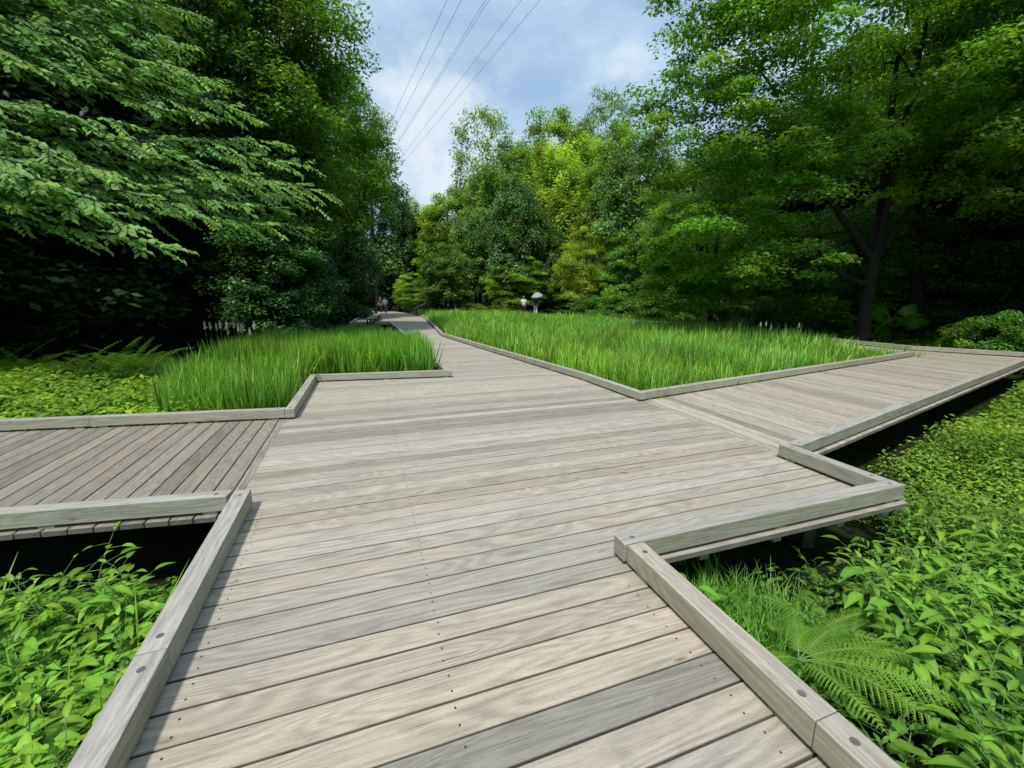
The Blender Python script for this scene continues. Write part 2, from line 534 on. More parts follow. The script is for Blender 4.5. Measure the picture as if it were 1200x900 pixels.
# left arm
B_l, B_r = Vector((-3.405, 2.572)), Vector((-2.035, 2.833))
bdir = (B_l - B_r).normalized()
kerb(B_r + bdir * 0.0, B_r + bdir * 2.2, side=1, br=1.0, plugs=(1, 1), ext0=-0.0)
kerb(B_r + bdir * 2.203, B_r + bdir * 7.5, side=1, br=0.98)
C_r, C_l = Vector((-2.85, 5.10)), Vector((-5.85, 4.57))
cdir = (C_l - C_r).normalized()
kerb(C_r + cdir * 0.02, C_r + cdir * 2.15, side=-1, br=0.98)
kerb(C_r + cdir * 2.153, C_r + cdir * 7.5, side=-1, br=0.96)
D_n, D_f = Vector((-2.755, 5.115)), Vector((-3.585, 7.52))
kerb(D_n, D_f, ext1=0.11, side=1, br=1.0)
E_l, E_r = Vector((-3.58, 7.51)), Vector((-1.165, 8.01))
kerb(E_l + (E_r - E_l).normalized() * 0.003, E_r, side=1, br=1.02)
F_pts = [Vector((-1.23, 8.14)), Vector((-3.25, 14.0)), Vector((-5.35, 20.0)), Vector((-7.25, 25.2))]
for a, b in zip(F_pts, F_pts[1:]): kerb(a, b, side=1, plugs=(0, 0), spacers=False)
# planter to the right of the main path
R_pts = [Vector((1.895, 6.04)), Vector((1.287, 7.757)), Vector((-0.86, 12.5)), Vector((-2.90, 17.1)), Vector((-3.95, 21.4)), Vector((-5.06, 25.8)), Vector((-6.6, 32.0)), Vector((-8.38, 38.4)), Vector((-10.5, 43.5))]
for i, (a, b) in enumerate(zip(R_pts, R_pts[1:])):
    kerb(a, b, side=-1, spacers=(i < 3), plugs=((1, 1) if i < 2 else (0, 0)), ext1=-0.003)
Rr_end = Vector((10.55, 10.92))
rdir = (Rr_end - R_pts[0]).normalized()
r0 = R_pts[0] + rdir * 0.11
kerb(r0, R_pts[0] + rdir * 1.25, side=1)
kerb(R_pts[0] + rdir * 1.253, R_pts[0] + rdir * 5.2, side=1)
kerb(R_pts[0] + rdir * 5.203, Rr_end, side=1)
# jutting corner on the right
K_far, Kj = Vector((0.655, 2.133)), Vector((1.0, 1.13))
kdir = (K_far - Kj).normalized()
kerb(Kj, K_far, side=-1, br=1.0, warm=0.55)
kerb(Kj - kdir * 3.0, Kj - kdir * 0.003, side=-1, br=0.98, warm=0.5)
M_l, CORN = Vector((0.635, 2.137)), Vector((2.945, 2.915))
mdir = (CORN - M_l).normalized()
mo = kerb(M_l + mdir * 0.003, CORN, side=1, br=0.95, warm=0.15)
N_end = Vector((2.66, 3.84))
ndir = (N_end - CORN).normalized(); mperp = Vector((-mdir.y, mdir.x))
n0 = CORN + mperp * (BW + 0.003) * 1.02
kerb(n0, N_end, side=1, br=0.93)
O_s, O_e = Vector((2.735, 3.765)), Vector((11.50, 9.305))
odir = (O_e - O_s).normalized()
kerb(O_s + odir * 0.0, O_s + odir * 3.0, side=1, br=1.0)
kerb(O_s + odir * 3.003, O_s + odir * 7.0, side=1, br=0.97)
kerb(O_s + odir * 7.003, O_s + odir * 14.0, side=1, br=0.97)
# far kerb of the boardwalk behind the planter
Q_pts = [Vector(G(x, y, HC)) for x, y in ((1290, 418), (1200, 413), (1068, 405.5), (980, 397), (877, 385.5), (800, 378.5), (720, 373.5), (640, 370.0), (600, 367.2), (570, 366))]
for a, b in zip(Q_pts, Q_pts[1:]):
    if (b - a).length > 0.2: kerb(a, b, side=-1, spacers=False, plugs=(0, 0), ext1=-0.003)

# decks
ao = Vector((-adir.y, adir.x)) * (BW + 0.012)
ko = -Vector((-kdir.y, kdir.x)) * (BW + 0.015)
seam_t, seam_b = (2.0, 5.944), (2.66, 3.86)
ls_b, ls_t = (-2.055, 2.88), (-2.86, 5.10)
main_poly = [tuple(A_start + ao), tuple(Vector(A_far_in) + ao), ls_b, ls_t, (-3.69, 7.62),
             (-1.28, 8.13), tuple(F_pts[1] + Vector((-.1, 0))), tuple(F_pts[2] + Vector((-.1, 0))), tuple(F_pts[3] + Vector((-.1, 0))),
             (-7.25 + .9, 25.6), tuple(R_pts[5] + Vector((.1, 0))), tuple(R_pts[4] + Vector((.1, 0))), tuple(R_pts[3] + Vector((.1, 0))), tuple(R_pts[2] + Vector((.1, 0))), tuple(R_pts[1] + Vector((.1, 0))), (1.99, 6.12), seam_t, seam_b,
             tuple(N_end + Vector((0.06, 0.0))), tuple(CORN + Vector((0.03, -0.02))), tuple(M_l + mdir * 0.15 - mperp * 0.02), tuple(Kj - kdir * 3.0 + ko)]
# tidy: drop the far dog-leg point
main_poly.pop(9)
split_pt = (-1.28, 8.13)
sd_ = Vector(split_pt) - Vector(Vd[:2]) * 9.2
i_s = main_poly.index(split_pt)
main_left = main_poly[:i_s + 1] + [tuple(sd_)]
main_right = main_poly[i_s:] + [tuple(sd_)]


def warm_main(k, br, wm, rnd):
    wm *= .7
    if k in (8, 9): wm = 0.5
    if k in (10, 11, 19): wm = 0.35
    if k in (12, 13): wm = 0
    if k == 7: br = 0.66; wm = 0
    if k == 8: br = 1.08
    if k == 6: br = 1.06; wm = .3
    return br, wm
deck = boards('deck_planking', main_poly, cut=[main_left, main_right], axis=U, pitch=0.147, gap=0.0085, mat=M_DECK, seed=3, warm_fn=warm_main)
left_poly = [tuple(Vector(ls_b) + Vector((-.006, 0))), tuple(B_r + bdir * 7.5 + Vector((0.01, -0.035))), tuple(C_r + cdir * 7.5 + Vector((0, .12))), tuple(Vector(ls_t) + Vector((-.005, .05)))]
bperp = Vector((-bdir.y, bdir.x)) * (BW + .03)
left_poly[0] = tuple(B_r + bperp + Vector((-.005, 0)))
left_poly[1] = tuple(B_r + bdir * 7.5 + bperp)
left_poly.append(tuple(Vector(ls_b) + Vector((-.005, 0))))
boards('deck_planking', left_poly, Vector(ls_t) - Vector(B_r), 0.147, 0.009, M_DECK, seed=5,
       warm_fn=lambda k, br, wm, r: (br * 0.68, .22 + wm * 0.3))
Q1, Q2, Q3 = Q_pts[1], Q_pts[2], Q_pts[3]
right_poly = [seam_b, tuple(O_s + Vector((0.02, -0.03))), tuple(O_s + odir * 14.0 + Vector((0.02, -0.03))), tuple(Q_pts[0] + Vector((1.0, 0.1))),
              tuple(Q_pts[1] + Vector((0, .1))), tuple(Q_pts[2] + Vector((0, .1))), tuple(Q_pts[2] + Vector((-.8, -.95))), tuple(Rr_end + Vector((-.05, .1))), (1.99 + .0, 6.12), (seam_t[0] + .004, seam_t[1])]
boards('deck_planking', right_poly, Vector(seam_t) - Vector(seam_b), 0.147, 0.0085, M_DECK, seed=9,
       warm_fn=lambda k, br, wm, r: (br * 1.0, wm * 0.4 + .1))
# boardwalk strip behind the planter
strip = [tuple(q + Vector((0.05, 0.12))) for q in Q_pts[2:]] + [tuple(q + Vector((-.75, -1.25))) for q in reversed(Q_pts[2:])]
boards('deck_planking', strip, (0.93, 0.37), 0.147, 0.0085, M_DECK, seed=12, z=-0.004)
# far boardwalk with the widened bench bay
bay_f = G(411, 380.5); bay_b = G(426, 370.5)
far_poly = [tuple(F_pts[3] + Vector((-.1, .02))), bay_f, bay_b, (-13.0, 40.5), (-16.5, 50), (-14.2, 51), (-10.4, 43.6), (-8.28, 38.4), (-6.5, 32), tuple(R_pts[5] + Vector((.1, 0.02)))]
boards('deck_planking', far_poly, (0.97, 0.24), 0.147, 0.006, M_DECK, seed=13, z=-0.003)
kerb(Vector(bay_f), Vector(F_pts[3]), side=-1, spacers=False, plugs=(0, 0))
kerb(Vector(bay_f), Vector(bay_b), side=1, spacers=False, plugs=(0, 0))
kerb(Vector(bay_b), Vector((-13.0, 40.5)), side=1, spacers=False, plugs=(0, 0))
kerb(Vector((-13.0, 40.5)), Vector((-16.5, 50)), side=1, spacers=False, plugs=(0, 0))

# joists and posts under the near decks
def joist(p0, p1, z=-0.038, h=0.09, w=0.07):
    beam('joist', p0, p1, w, h, z - h, mat=M_BEAM, bevel=0, br=0.75)
for a in np.arange(-0.6, 3.0, 0.62):      # along the path direction, ends show under the jutting corner
    p = M_l + mdir * a
    q0 = M_l + mdir * (a) + mperp * 0.05
    if a > 0.1 and a < 2.4: joist(q0, q0 + Vector(Vd[:2]) * 1.7)
jb = Vector(M_l) + mdir * 2.36 + mperp * 0.05
joist(jb, jb + Vector(Vd[:2]) * 0.8)
def post(x, y, ztop=-0.125):
    beam('post', (x - 0.05, y), (x + 0.05, y), 0.1, ztop + 0.9, -0.9, mat=M_BEAM, bevel=0.003, br=0.3)  # post colour darkened to paint in the shade under the deck
for (t, s) in ((0.95, 0.62), (2.2, 0.5), (0.95, 1.6)):
    p = M_l + mdir * t + mperp * s; post(p.x, p.y)
for t in (0.6, 2.4, 4.2, 6.0, 7.8):
    p = O_s + odir * t + Vector((-.45, .7)); post(p.x, p.y, -0.04)
for t in (3.5, 5.5):
    p = B_r + bdir * t + Vector((0, .6)); post(p.x, p.y, -0.04)
# bearer under the right arm and the left arm
for s in (0.18, 1.9):
    pe_ = Vector((-odir.y, odir.x)); joist(O_s + pe_ * s + odir * .1, O_s + pe_ * s + odir * 12, h=0.1)
for s in (0.2, 1.9):
    pe_ = Vector((bdir.y, -bdir.x)); joist(B_r + pe_ * s + bdir * .1, B_r + pe_ * s + bdir * 7, h=0.1)

# screw heads: two per plank over each joist line, one mesh set into the planking
def screws():
    bm = bmesh.new()
    perp = Vector((-U.y, U.x, 0))
    lines = [(-1.32, -1.5, 2.85), ]
    for k in range(-8, 55):
        for frac in (0.26, 0.74):
            b = (k + frac) * 0.147
            # positions along u measured from the left edge of the path
            for a0 in (None, 0.32, 1.22, 'K'):
                if a0 is None:
                    t = b; y = None
                    # line parallel to kerb A, 8 cm inside
                    base = Vector(A_n_in); d = adir
                elif a0 == 'K': base = Vector(Kj); d = kdir
                elif a0 == 0.32: base = Vector((-0.30, 1.55)); d = Vector(Vd[:2])
                else: continue
                # point on the line with perp coordinate b
                pb = Vector(base).to_3d(); dd = Vector(d).to_3d()
                s = (b - pb.dot(perp)) / dd.dot(perp)
                p = pb + dd * s
                if a0 is None: p = p + U * 0.075
                if a0 == 'K': p = p - U * 0.085
                if p.y < 0.4: continue
                if a0 is None and p.y > 2.75: continue
                if a0 == 'K' and p.y > 2.0: continue
                if p.y > 6.5: continue
                p += Vector((random.gauss(0, .004), random.gauss(0, .004), 0))
                bmesh.ops.create_cone(bm, cap_ends=True, segments=10, radius1=0.0045, radius2=0.004, depth=0.0012, matrix=Matrix.Translation((p.x, p.y, 0.0016)))
    me = bpy.data.meshes.new('screw_heads'); bm.to_mesh(me); bm.free()
    o = link_mesh('screw_heads', me, M_SCREW, walk)
    o['kind'] = 'stuff'
screws()

# ------------------------------------------------------------------ point-in-polygon
def inside(poly, X, Y):
    X = np.asarray(X); Y = np.asarray(Y)
    res = np.zeros(X.shape, dtype=bool)
    n = len(poly)
    j = n - 1
    for i in range(n):
        xi, yi = poly[i][0], poly[i][1]; xj, yj = poly[j][0], poly[j][1]
        cond = ((yi > Y) != (yj > Y)) & (X < (xj - xi) * (Y - yi) / ((yj - yi) if yj != yi else 1e-9) + xi)
        res ^= cond
        j = i
    return res

def vnoise(X, Y, s, seed=0):
    return np.array([mnoise.noise(Vector((x * s, y * s, seed))) for x, y in zip(X, Y)])

def sample_poly(poly, n, dens=None):
    xs = [p[0] for p in poly]; ys = [p[1] for p in poly]
    out = []
    got = 0
    while got < n:
        X = R.uniform(min(xs), max(xs), n * 2); Y = R.uniform(min(ys), max(ys), n * 2)
        m = inside(poly, X, Y)
        if dens is not None: m &= R.random(n * 2) < dens(X, Y)
        out.append(np.stack([X[m], Y[m]], 1)); got += m.sum()
    return np.concatenate(out)[:n]

# ------------------------------------------------------------------ reeds
def blades(L, P, height, width, lean, tint, nseg=5, curl=None, keep=None):
    """long arching blades: P base (n,3)"""
    n = len(P)
    az = R.uniform(0, 2 * PI, n)
    D = np.stack([np.cos(az), np.sin(az), np.zeros(n)], 1)
    S = np.stack([-np.sin(az + R.normal(0, .6, n)), np.cos(az), np.zeros(n)], 1)
    S = norm(S)
    t = np.linspace(0, 1, nseg + 1)
    curl = R.uniform(0.0, 1.0, n) ** 2 * 1.5 if curl is None else curl
    if keep is not None:      # blades beside the kerb stand up instead of lying through it
        tip = P + D * (height * lean * (1 + curl))[:, None]
        out_ = ~inside(keep, tip[:, 0], tip[:, 1]) & (R.random(n) < .95)
        lean = np.where(out_, np.minimum(lean, .30) * R.uniform(.3, 1.0, n), lean); curl = np.where(out_, .35, curl)
        height = np.where(out_, height * R.uniform(.7, 1.0, n), height)
    V = np.zeros((n, nseg + 1, 2, 3), dtype=np.float32)
    for i, ti in enumerate(t):
        out = lean * ti + curl * lean * ti ** 3
        up = ti * (1 - 0.25 * curl * lean * ti * 1.4) - 0.5 * curl * np.maximum(lean, 0.1) * ti ** 4
        c = P + height[:, None] * (D * out[:, None] + np.array([0, 0, 1.0]) * up[:, None])
        w = width * (1 - ti ** 2.2) * (0.6 + 0.4 * min(1, ti * 4)) + 0.0006
        V[:, i, 0] = c - S * w[:, None] / 2
        V[:, i, 1] = c + S * w[:, None] / 2
    idx = np.arange(n)[:, None] * ((nseg + 1) * 2)
    Fs = []
    for i in range(nseg):
        a = 2 * i
        Fs.append(np.concatenate([idx + a, idx + a + 1, idx + a + 3, idx + a + 2], 1))
    grad = np.repeat(np.clip(.14 + 1.25 * t ** .9, 0, 1.22), 2)  # painted shade between blades: colour darkens toward the base
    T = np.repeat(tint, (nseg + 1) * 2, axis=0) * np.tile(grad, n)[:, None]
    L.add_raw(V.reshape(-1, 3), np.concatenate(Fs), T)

def reed_tints(n, X=None, Y=None, dry=0.03):
    b = np.clip(R.normal(1.05, 0.36, n), .3, 2.0)
    hue = R.normal(0, 0.12, n)
    if X is not None:
        b *= 1 + 0.35 * vnoise(X, Y, 0.45, 5)
        hue += 0.25 * vnoise(X, Y, 0.3, 9)
    t = np.stack([b * (1 + hue), b, b * (1 - hue * .6)], 1)
    d = R.random(n) < dry
    t[d] = np.array([2.4, 1.35, 2.2]) * R.uniform(.6, 1.1, d.sum())[:, None]
    return np.clip(t, 0.05, 4)

Rin = [p + Vector((0.19, 0.08)) for p in R_pts]
field = [tuple(Rin[0] + Vector((.08, .14)))] + [tuple(p) for p in Rin[1:]] + [(-9, 42), (-4, 40)] + [tuple(q + Vector((-.8, -1.4))) for q in reversed(Q_pts[2:])] + [(9.6, 10.75)]

def build_reeds_right():
    L = Leaves()
    # clumps of ever coarser blades with distance
    for (y0, y1, ntuft, per, hh, ww) in ((5.5, 10, 900, 14, 0.70, 0.023), (10, 16, 1500, 12, 0.74, 0.026), (16, 26, 2200, 10, 0.76, 0.032), (26, 46, 2000, 10, 0.80, 0.055)):
        C = sample_poly([p for p in field], ntuft * 6)
        C = C[(C[:, 1] >= y0) & (C[:, 1] < y1)]
        if len(C) < ntuft:
            while len(C) < ntuft:
                E2 = sample_poly(field, ntuft * 6); E2 = E2[(E2[:, 1] >= y0) & (E2[:, 1] < y1)]
                C = np.concatenate([C, E2])
        C = C[:ntuft]
        cn = vnoise(C[:, 0], C[:, 1], 0.6, 2)
        X = np.repeat(C[:, 0], per) + R.normal(0, .05, ntuft * per)
        Y = np.repeat(C[:, 1], per) + R.normal(0, .05, ntuft * per)
        ok = inside(field, X, Y); X, Y = X[ok], Y[ok]
        cnr = np.repeat(cn, per)[ok]
        n = len(X)
        zg = -0.5
        low = 1 - 0.45 * np.clip((X - 5.5) / 4.5, 0, 1) * np.clip((13.5 - Y) / 3, 0, 1)  # shorter toward the right tip
        h = (hh + 0.25 * cnr + R.normal(0, .12, n)) * low + 0.13
        h = np.clip(h, .25, 1.4)
        P = np.stack([X, Y, np.full(n, zg)], 1)
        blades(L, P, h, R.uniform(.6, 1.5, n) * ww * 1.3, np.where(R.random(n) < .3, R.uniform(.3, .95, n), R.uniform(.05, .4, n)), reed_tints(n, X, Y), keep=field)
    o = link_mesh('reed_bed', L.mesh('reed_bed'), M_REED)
    tag(o, 'tall bright green iris and reed blades filling the bed right of the path', 'reeds', kind='stuff')
build_reeds_right()

left_bed = [(-2.98, 5.3), (-10.5, 4.0), (-13.5, 9), (-13.5, 25), (-8.0, 25), (-5.5, 20), (-3.4, 14), (-1.42, 8.25), (-3.86, 7.72)]
left_reed = [(-3.06, 5.38), (-4.55, 5.12), (-5.6, 6.6), (-5.9, 8.6), (-6.5, 11), (-9.6, 16), (-9.5, 24), (-7.7, 24.5), (-5.5, 19.5), (-3.5, 14), (-1.55, 8.36), (-3.92, 7.82)]

def build_reeds_left():
    L = Leaves()
    for (y0, y1, ntuft, per, hh, ww) in ((5.2, 7.6, 300, 14, 0.95, 0.023), (7.6, 11, 850, 12, 1.18, 0.026), (11, 25, 1500, 10, 0.80, 0.03)):
        C = np.zeros((0, 2))
        while len(C) < ntuft:
            E2 = sample_poly(left_reed, ntuft * 4); E2 = E2[(E2[:, 1] >= y0) & (E2[:, 1] < y1)]
            C = np.concatenate([C, E2])
        C = C[:ntuft]
        X = np.repeat(C[:, 0], per) + R.normal(0, .05, ntuft * per)
        Y = np.repeat(C[:, 1], per) + R.normal(0, .05, ntuft * per)
        ok = inside(left_reed, X, Y); X, Y = X[ok], Y[ok]
        n = len(X)
        near_edge = np.clip((Y - 5.2) / 2.0, 0.0, 1)
        far_low = 1 - .45 * np.clip((Y - 10.5) / 3, 0, 1)
        h = (hh * (0.80 + 0.2 * near_edge) * far_low + 0.12 * vnoise(X, Y, .7, 4) + R.normal(0, .09, n)) + .1
        h = np.clip(h, .25, 1.3)
        P = np.stack([X, Y, np.full(n, -0.5)], 1)
        T = reed_tints(n, X, Y, 0.015) * np.array([.86, .95, .9])
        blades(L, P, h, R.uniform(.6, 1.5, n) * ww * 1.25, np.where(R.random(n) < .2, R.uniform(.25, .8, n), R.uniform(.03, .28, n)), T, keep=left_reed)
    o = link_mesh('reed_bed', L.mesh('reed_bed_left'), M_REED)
    tag(o, 'dense upright reeds in the bed left of the main path', 'reeds', kind='stuff')
build_reeds_left()

# ------------------------------------------------------------------ herbs (ground cover)
def herb_cover(name, poly, n_plants, z_fn, size, tmpl, label, tint=(1, 1, 1), per=14, mat=M_HERB, spread=0.16, y_range=None, hjit=.06, cat='ground cover', dens=None, slope=.55):
    C = sample_poly(poly, n_plants, dens)
    C = C[~((C[:, 0] > 1.35) & (C[:, 0] < 1.7) & (C[:, 1] > 1.6) & (C[:, 1] < 1.85))]
    n = len(C)
    X, Y = C[:, 0], C[:, 1]
    top = z_fn(X, Y) + R.normal(0, hjit, n)
    L = Leaves()
    d = np.hypot(X, Y)
    Xr, Yr, Zr = np.repeat(X, per), np.repeat(Y, per), np.repeat(top, per)
    m = n * per
    az = R.uniform(0, 2 * PI, m)
    rad = R.uniform(0.0, 1, m) ** .7 * spread
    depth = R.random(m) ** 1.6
    P = np.stack([Xr + rad * np.cos(az), Yr + rad * np.sin(az), Zr - 0.22 * depth - rad * .35], 1)
    ok = inside(poly, P[:, 0], P[:, 1])
    Yv = np.stack([np.cos(az), np.sin(az), R.normal(0.05, .35, m)], 1)
    Nv = np.stack([R.normal(0, slope * .6, m), R.normal(-.05, slope * .6, m), np.ones(m)], 1)
    sz = np.broadcast_to(size(Xr, Yr) if callable(size) else size, (m,)) * R.uniform(.6, 1.25, m)
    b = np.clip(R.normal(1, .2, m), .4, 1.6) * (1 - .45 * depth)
    b *= np.repeat(1 + .3 * vnoise(X, Y, .9, 3) + R.normal(0, .08, n), per)
    hue = np.repeat(.16 * vnoise(X, Y, .6, 8) + R.normal(0, .05, n), per)
    T = np.stack([b * (1 + hue) * tint[0], b * tint[1], b * (1 - hue) * tint[2]], 1)
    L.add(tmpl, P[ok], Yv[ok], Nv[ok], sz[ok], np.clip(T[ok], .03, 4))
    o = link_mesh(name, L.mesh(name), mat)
    tag(o, label, cat, kind='stuff')
    return o

# bright leafy part of the left bed
left_herb = [(-2.98, 5.3), (-10.5, 4.0), (-12.5, 7.6), (-9, 8.5), (-6.3, 7.6), (-4.6, 6.3), (-4.0, 5.6)]
herb_cover('ground_cover', [(-3.9, 5.4), (-10.5, 4.2), (-12.0, 7.4), (-8.6, 8.2), (-6.2, 7.6), (-5.2, 6.4)], 2600, lambda X, Y: -0.04 + 0.07 * (Y - 5) + 0.05 * np.sin(X * 2.1), 0.13, OVATE2,
           'bright yellow-green leafy plants behind the left kerb', (1.25, 1.05, .9), 13)
# right side: near and far cover
right_low = [(1.0, -1.5), (0.9, 2.15), (2.98, 2.86), (2.78, 3.7), (12.4, 9.2), (17, 12), (17, -1.5)]
def rz(X, Y):
    return -0.34 + 0.05 * np.clip(X - 2, 0, 8) + 0.05 * np.sin(X * 1.7 + Y) + 0.04 * np.sin(Y * 2.9)
herb_cover('ground_cover', [(3.2, 2.9), (3.0, 3.7), (12.4, 9.0), (17, 12), (17, 2.0), (3.4, 2.0)], 9500, lambda X, Y: -0.24 + 0.05 * np.clip(X - 2.5, 0, 9) + .05 * np.sin(X * 1.7 + Y) + .04 * np.sin(Y * 3.1),
           lambda X, Y: 0.035 + 0.007 * np.clip(np.hypot(X, Y) - 3, 0, 12), OVATE2, 'dense fine-leaved green ground cover beyond the right corner of the boardwalk', (1.15, .98, .8), 22, spread=.15, hjit=.055)
herb_cover('undergrowth', [(1.25, -1.0), (0.86, 2.2), (2.95, 2.88), (3.2, 3.6), (4.5, 3.2), (5.0, -1.0)], 1500, lambda X, Y: -0.30 + 0.06 * np.clip(X - 1, 0, 3), 0.07, LONG,
           'mixed low green undergrowth right of the front kerb', (.75, .8, .9), 12, hjit=.05)
herb_cover('undergrowth', [(-1.85, 2.5), (-1.25, .3), (-1.0, -1), (-5, -1), (-5, 2.0)], 1700, lambda X, Y: -0.27 + 0 * X, 0.075, OVATE,
           'low green undergrowth left of the front kerb', (.95, .95, .9), 12)

# ------------------------------------------------------------------ leafy plants (individual)
def make_leafy(seed, nl, hgt, leaf, tint, tmpl=OVATE, spread=1.0, whorl=False):
    rnd = random.Random(seed)
    root = empty('leafy_plant')
    L = Leaves(); S = Tubes()
    nst = rnd.choice((1, 2, 2, 3))
    for s in range(nst):
        az0 = rnd.uniform(0, 2 * PI); ln = rnd.uniform(.05, .3) * spread
        h = hgt * rnd.uniform(.8, 1.05)
        pts = [Vector((math.cos(az0) * ln * t * t, math.sin(az0) * ln * t * t, h * t)) for t in (0, .25, .5, .75, 1)]
        S.add(pts, [.005, .0045, .004, .003, .0015], 5)
        for k in range(nl):
            t = 1 - (k / nl) * .75
            i = min(3, int(t * 4)); fr = t * 4 - i
            p = pts[i].lerp(pts[i + 1], fr)
            az = az0 + k * 2.4 + rnd.gauss(0, .2)
            pet = (0.02 + .05 * rnd.random()) * (1.6 - t) * 2
            d = Vector((math.cos(az), math.sin(az), rnd.uniform(-.05, .45) if t < .97 else .8))
            q = p + d * pet
            S.add([p, q], [.002, .0012], 4)
            sz = leaf * rnd.uniform(.65, 1.15) * (0.65 if t > .93 else 1)
            n = Vector((-d.x * .35 + rnd.gauss(0, .12), -d.y * .35 + rnd.gauss(0, .12), 1))
            br = rnd.uniform(.75, 1.3) * (.7 + .4 * t)
            hue = rnd.gauss(0, .08)
            L.add(tmpl, [q], [d], [n], sz, (br * (1 + hue) * tint[0], br * tint[1], br * (1 - hue) * tint[2]))
    f = link_mesh('foliage', L.mesh('leafy_foliage', True), M_HERB, root)
    st = link_mesh('stem', S.mesh('leafy_stem'), M_STEM, root)
    KIDS[root.name] = [f, st]
    return root

def scatter_plants(protos, spots, label, group, cat='plant', zf=None, srange=(.82, 1.06)):
    used = scatter_plants.used
    spots = [p for p in spots if not (1.2 < p[0] < 1.95 and 1.45 < p[1] < 2.0)]
    for (x, y) in spots:
        pr = random.choice(protos)
        s = random.uniform(*srange)
        z = zf(x, y) if zf else -0.62
        if pr.name not in used:
            used.add(pr.name); o = pr
            o.location = (x, y, z); o.rotation_euler = (random.gauss(0, .05), random.gauss(0, .05), random.uniform(0, 6.28)); o.scale = (s,) * 3
        else:
            o = copy_tree(pr, (x, y, z), random.uniform(0, 6.28), (s,) * 3)
            o.rotation_euler = (random.gauss(0, .08), random.gauss(0, .08), random.uniform(0, 6.28))
        tag(o, label, cat, group)
scatter_plants.used = set()

lp1 = [make_leafy(s, 15, .49, .115, (1.2, 1.08, .9) if s % 2 else (1.0, 1.05, .95), tmpl=LONG if s == 3 else OVATE) for s in (1, 2, 3, 4)]
poly = [(-1.90, 2.42), (-1.34, .95), (-1.18, .5), (-3.5, .5), (-3.6, 2.1)]
sp = sample_poly(poly, 125)
scatter_plants(lp1, [tuple(p) for p in sp], 'bright green broad-leaved plant in the dense bed left of the front kerb', 'broad-leaved plants left of the front kerb', zf=lambda x, y: -0.62 + .08 * max(0, min(1, (y - 1.5) / .5)))
lp2 = [make_leafy(s, 12, .5, .16, (1.0, .98, .9), tmpl=LONG) for s in (11, 12, 13)]
lp3 = [make_leafy(s, 9, .42, .11, (.75, .86, .95), tmpl=LONG if s == 22 else OVATE, spread=1.3) for s in (21, 22, 23)]
sp = sample_poly([(2.0, 2.2), (3.0, 2.7), (3.5, 2.9), (4.8, 1.8), (3.6, .4), (1.9, .9)], 85)
scatter_plants(lp2, [tuple(p) for p in sp], 'large-leaved green plant in the bed right of the front kerb', 'large-leaved plants right of the front kerb', zf=lambda x, y: -0.60 + .05 * max(0, x - 2))
sp = sample_poly([(1.45, .75), (1.25, 1.3), (1.8, 2.3), (3.3, 2.75), (3.8, 1.2), (2.6, .2)], 75)
scatter_plants(lp3, [tuple(p) for p in sp], 'small dark-green plant low in the bed right of the front kerb', 'small leafy plants right of the front kerb', zf=lambda x, y: -0.66)
# the young plant standing up against the notch of the kerb
yp = make_leafy(31, 7, .52, .15, (.85, 1.0, 1.0), spread=.6)
yp.location = (1.13, 2.14, -0.56); yp.scale = (1.12,) * 3
tag(yp, 'young broad-leaved plant poking up in the notch behind the front kerb end', 'plant')
# plants in the left bed behind the kerb
lp4 = [make_leafy(s, 14, .6, .14, (1.3, 1.12, .85)) for s in (41, 42)]
sp = sample_poly([(-4.0, 5.3), (-9.5, 4.2), (-11, 6.6), (-7, 7.2), (-5, 6)], 48)
scatter_plants(lp4, [tuple(p) for p in sp], 'yellow-green broad-leaved plant in the left bed behind the kerb', 'yellow-green plants in the left bed', zf=lambda x, y: -.30)

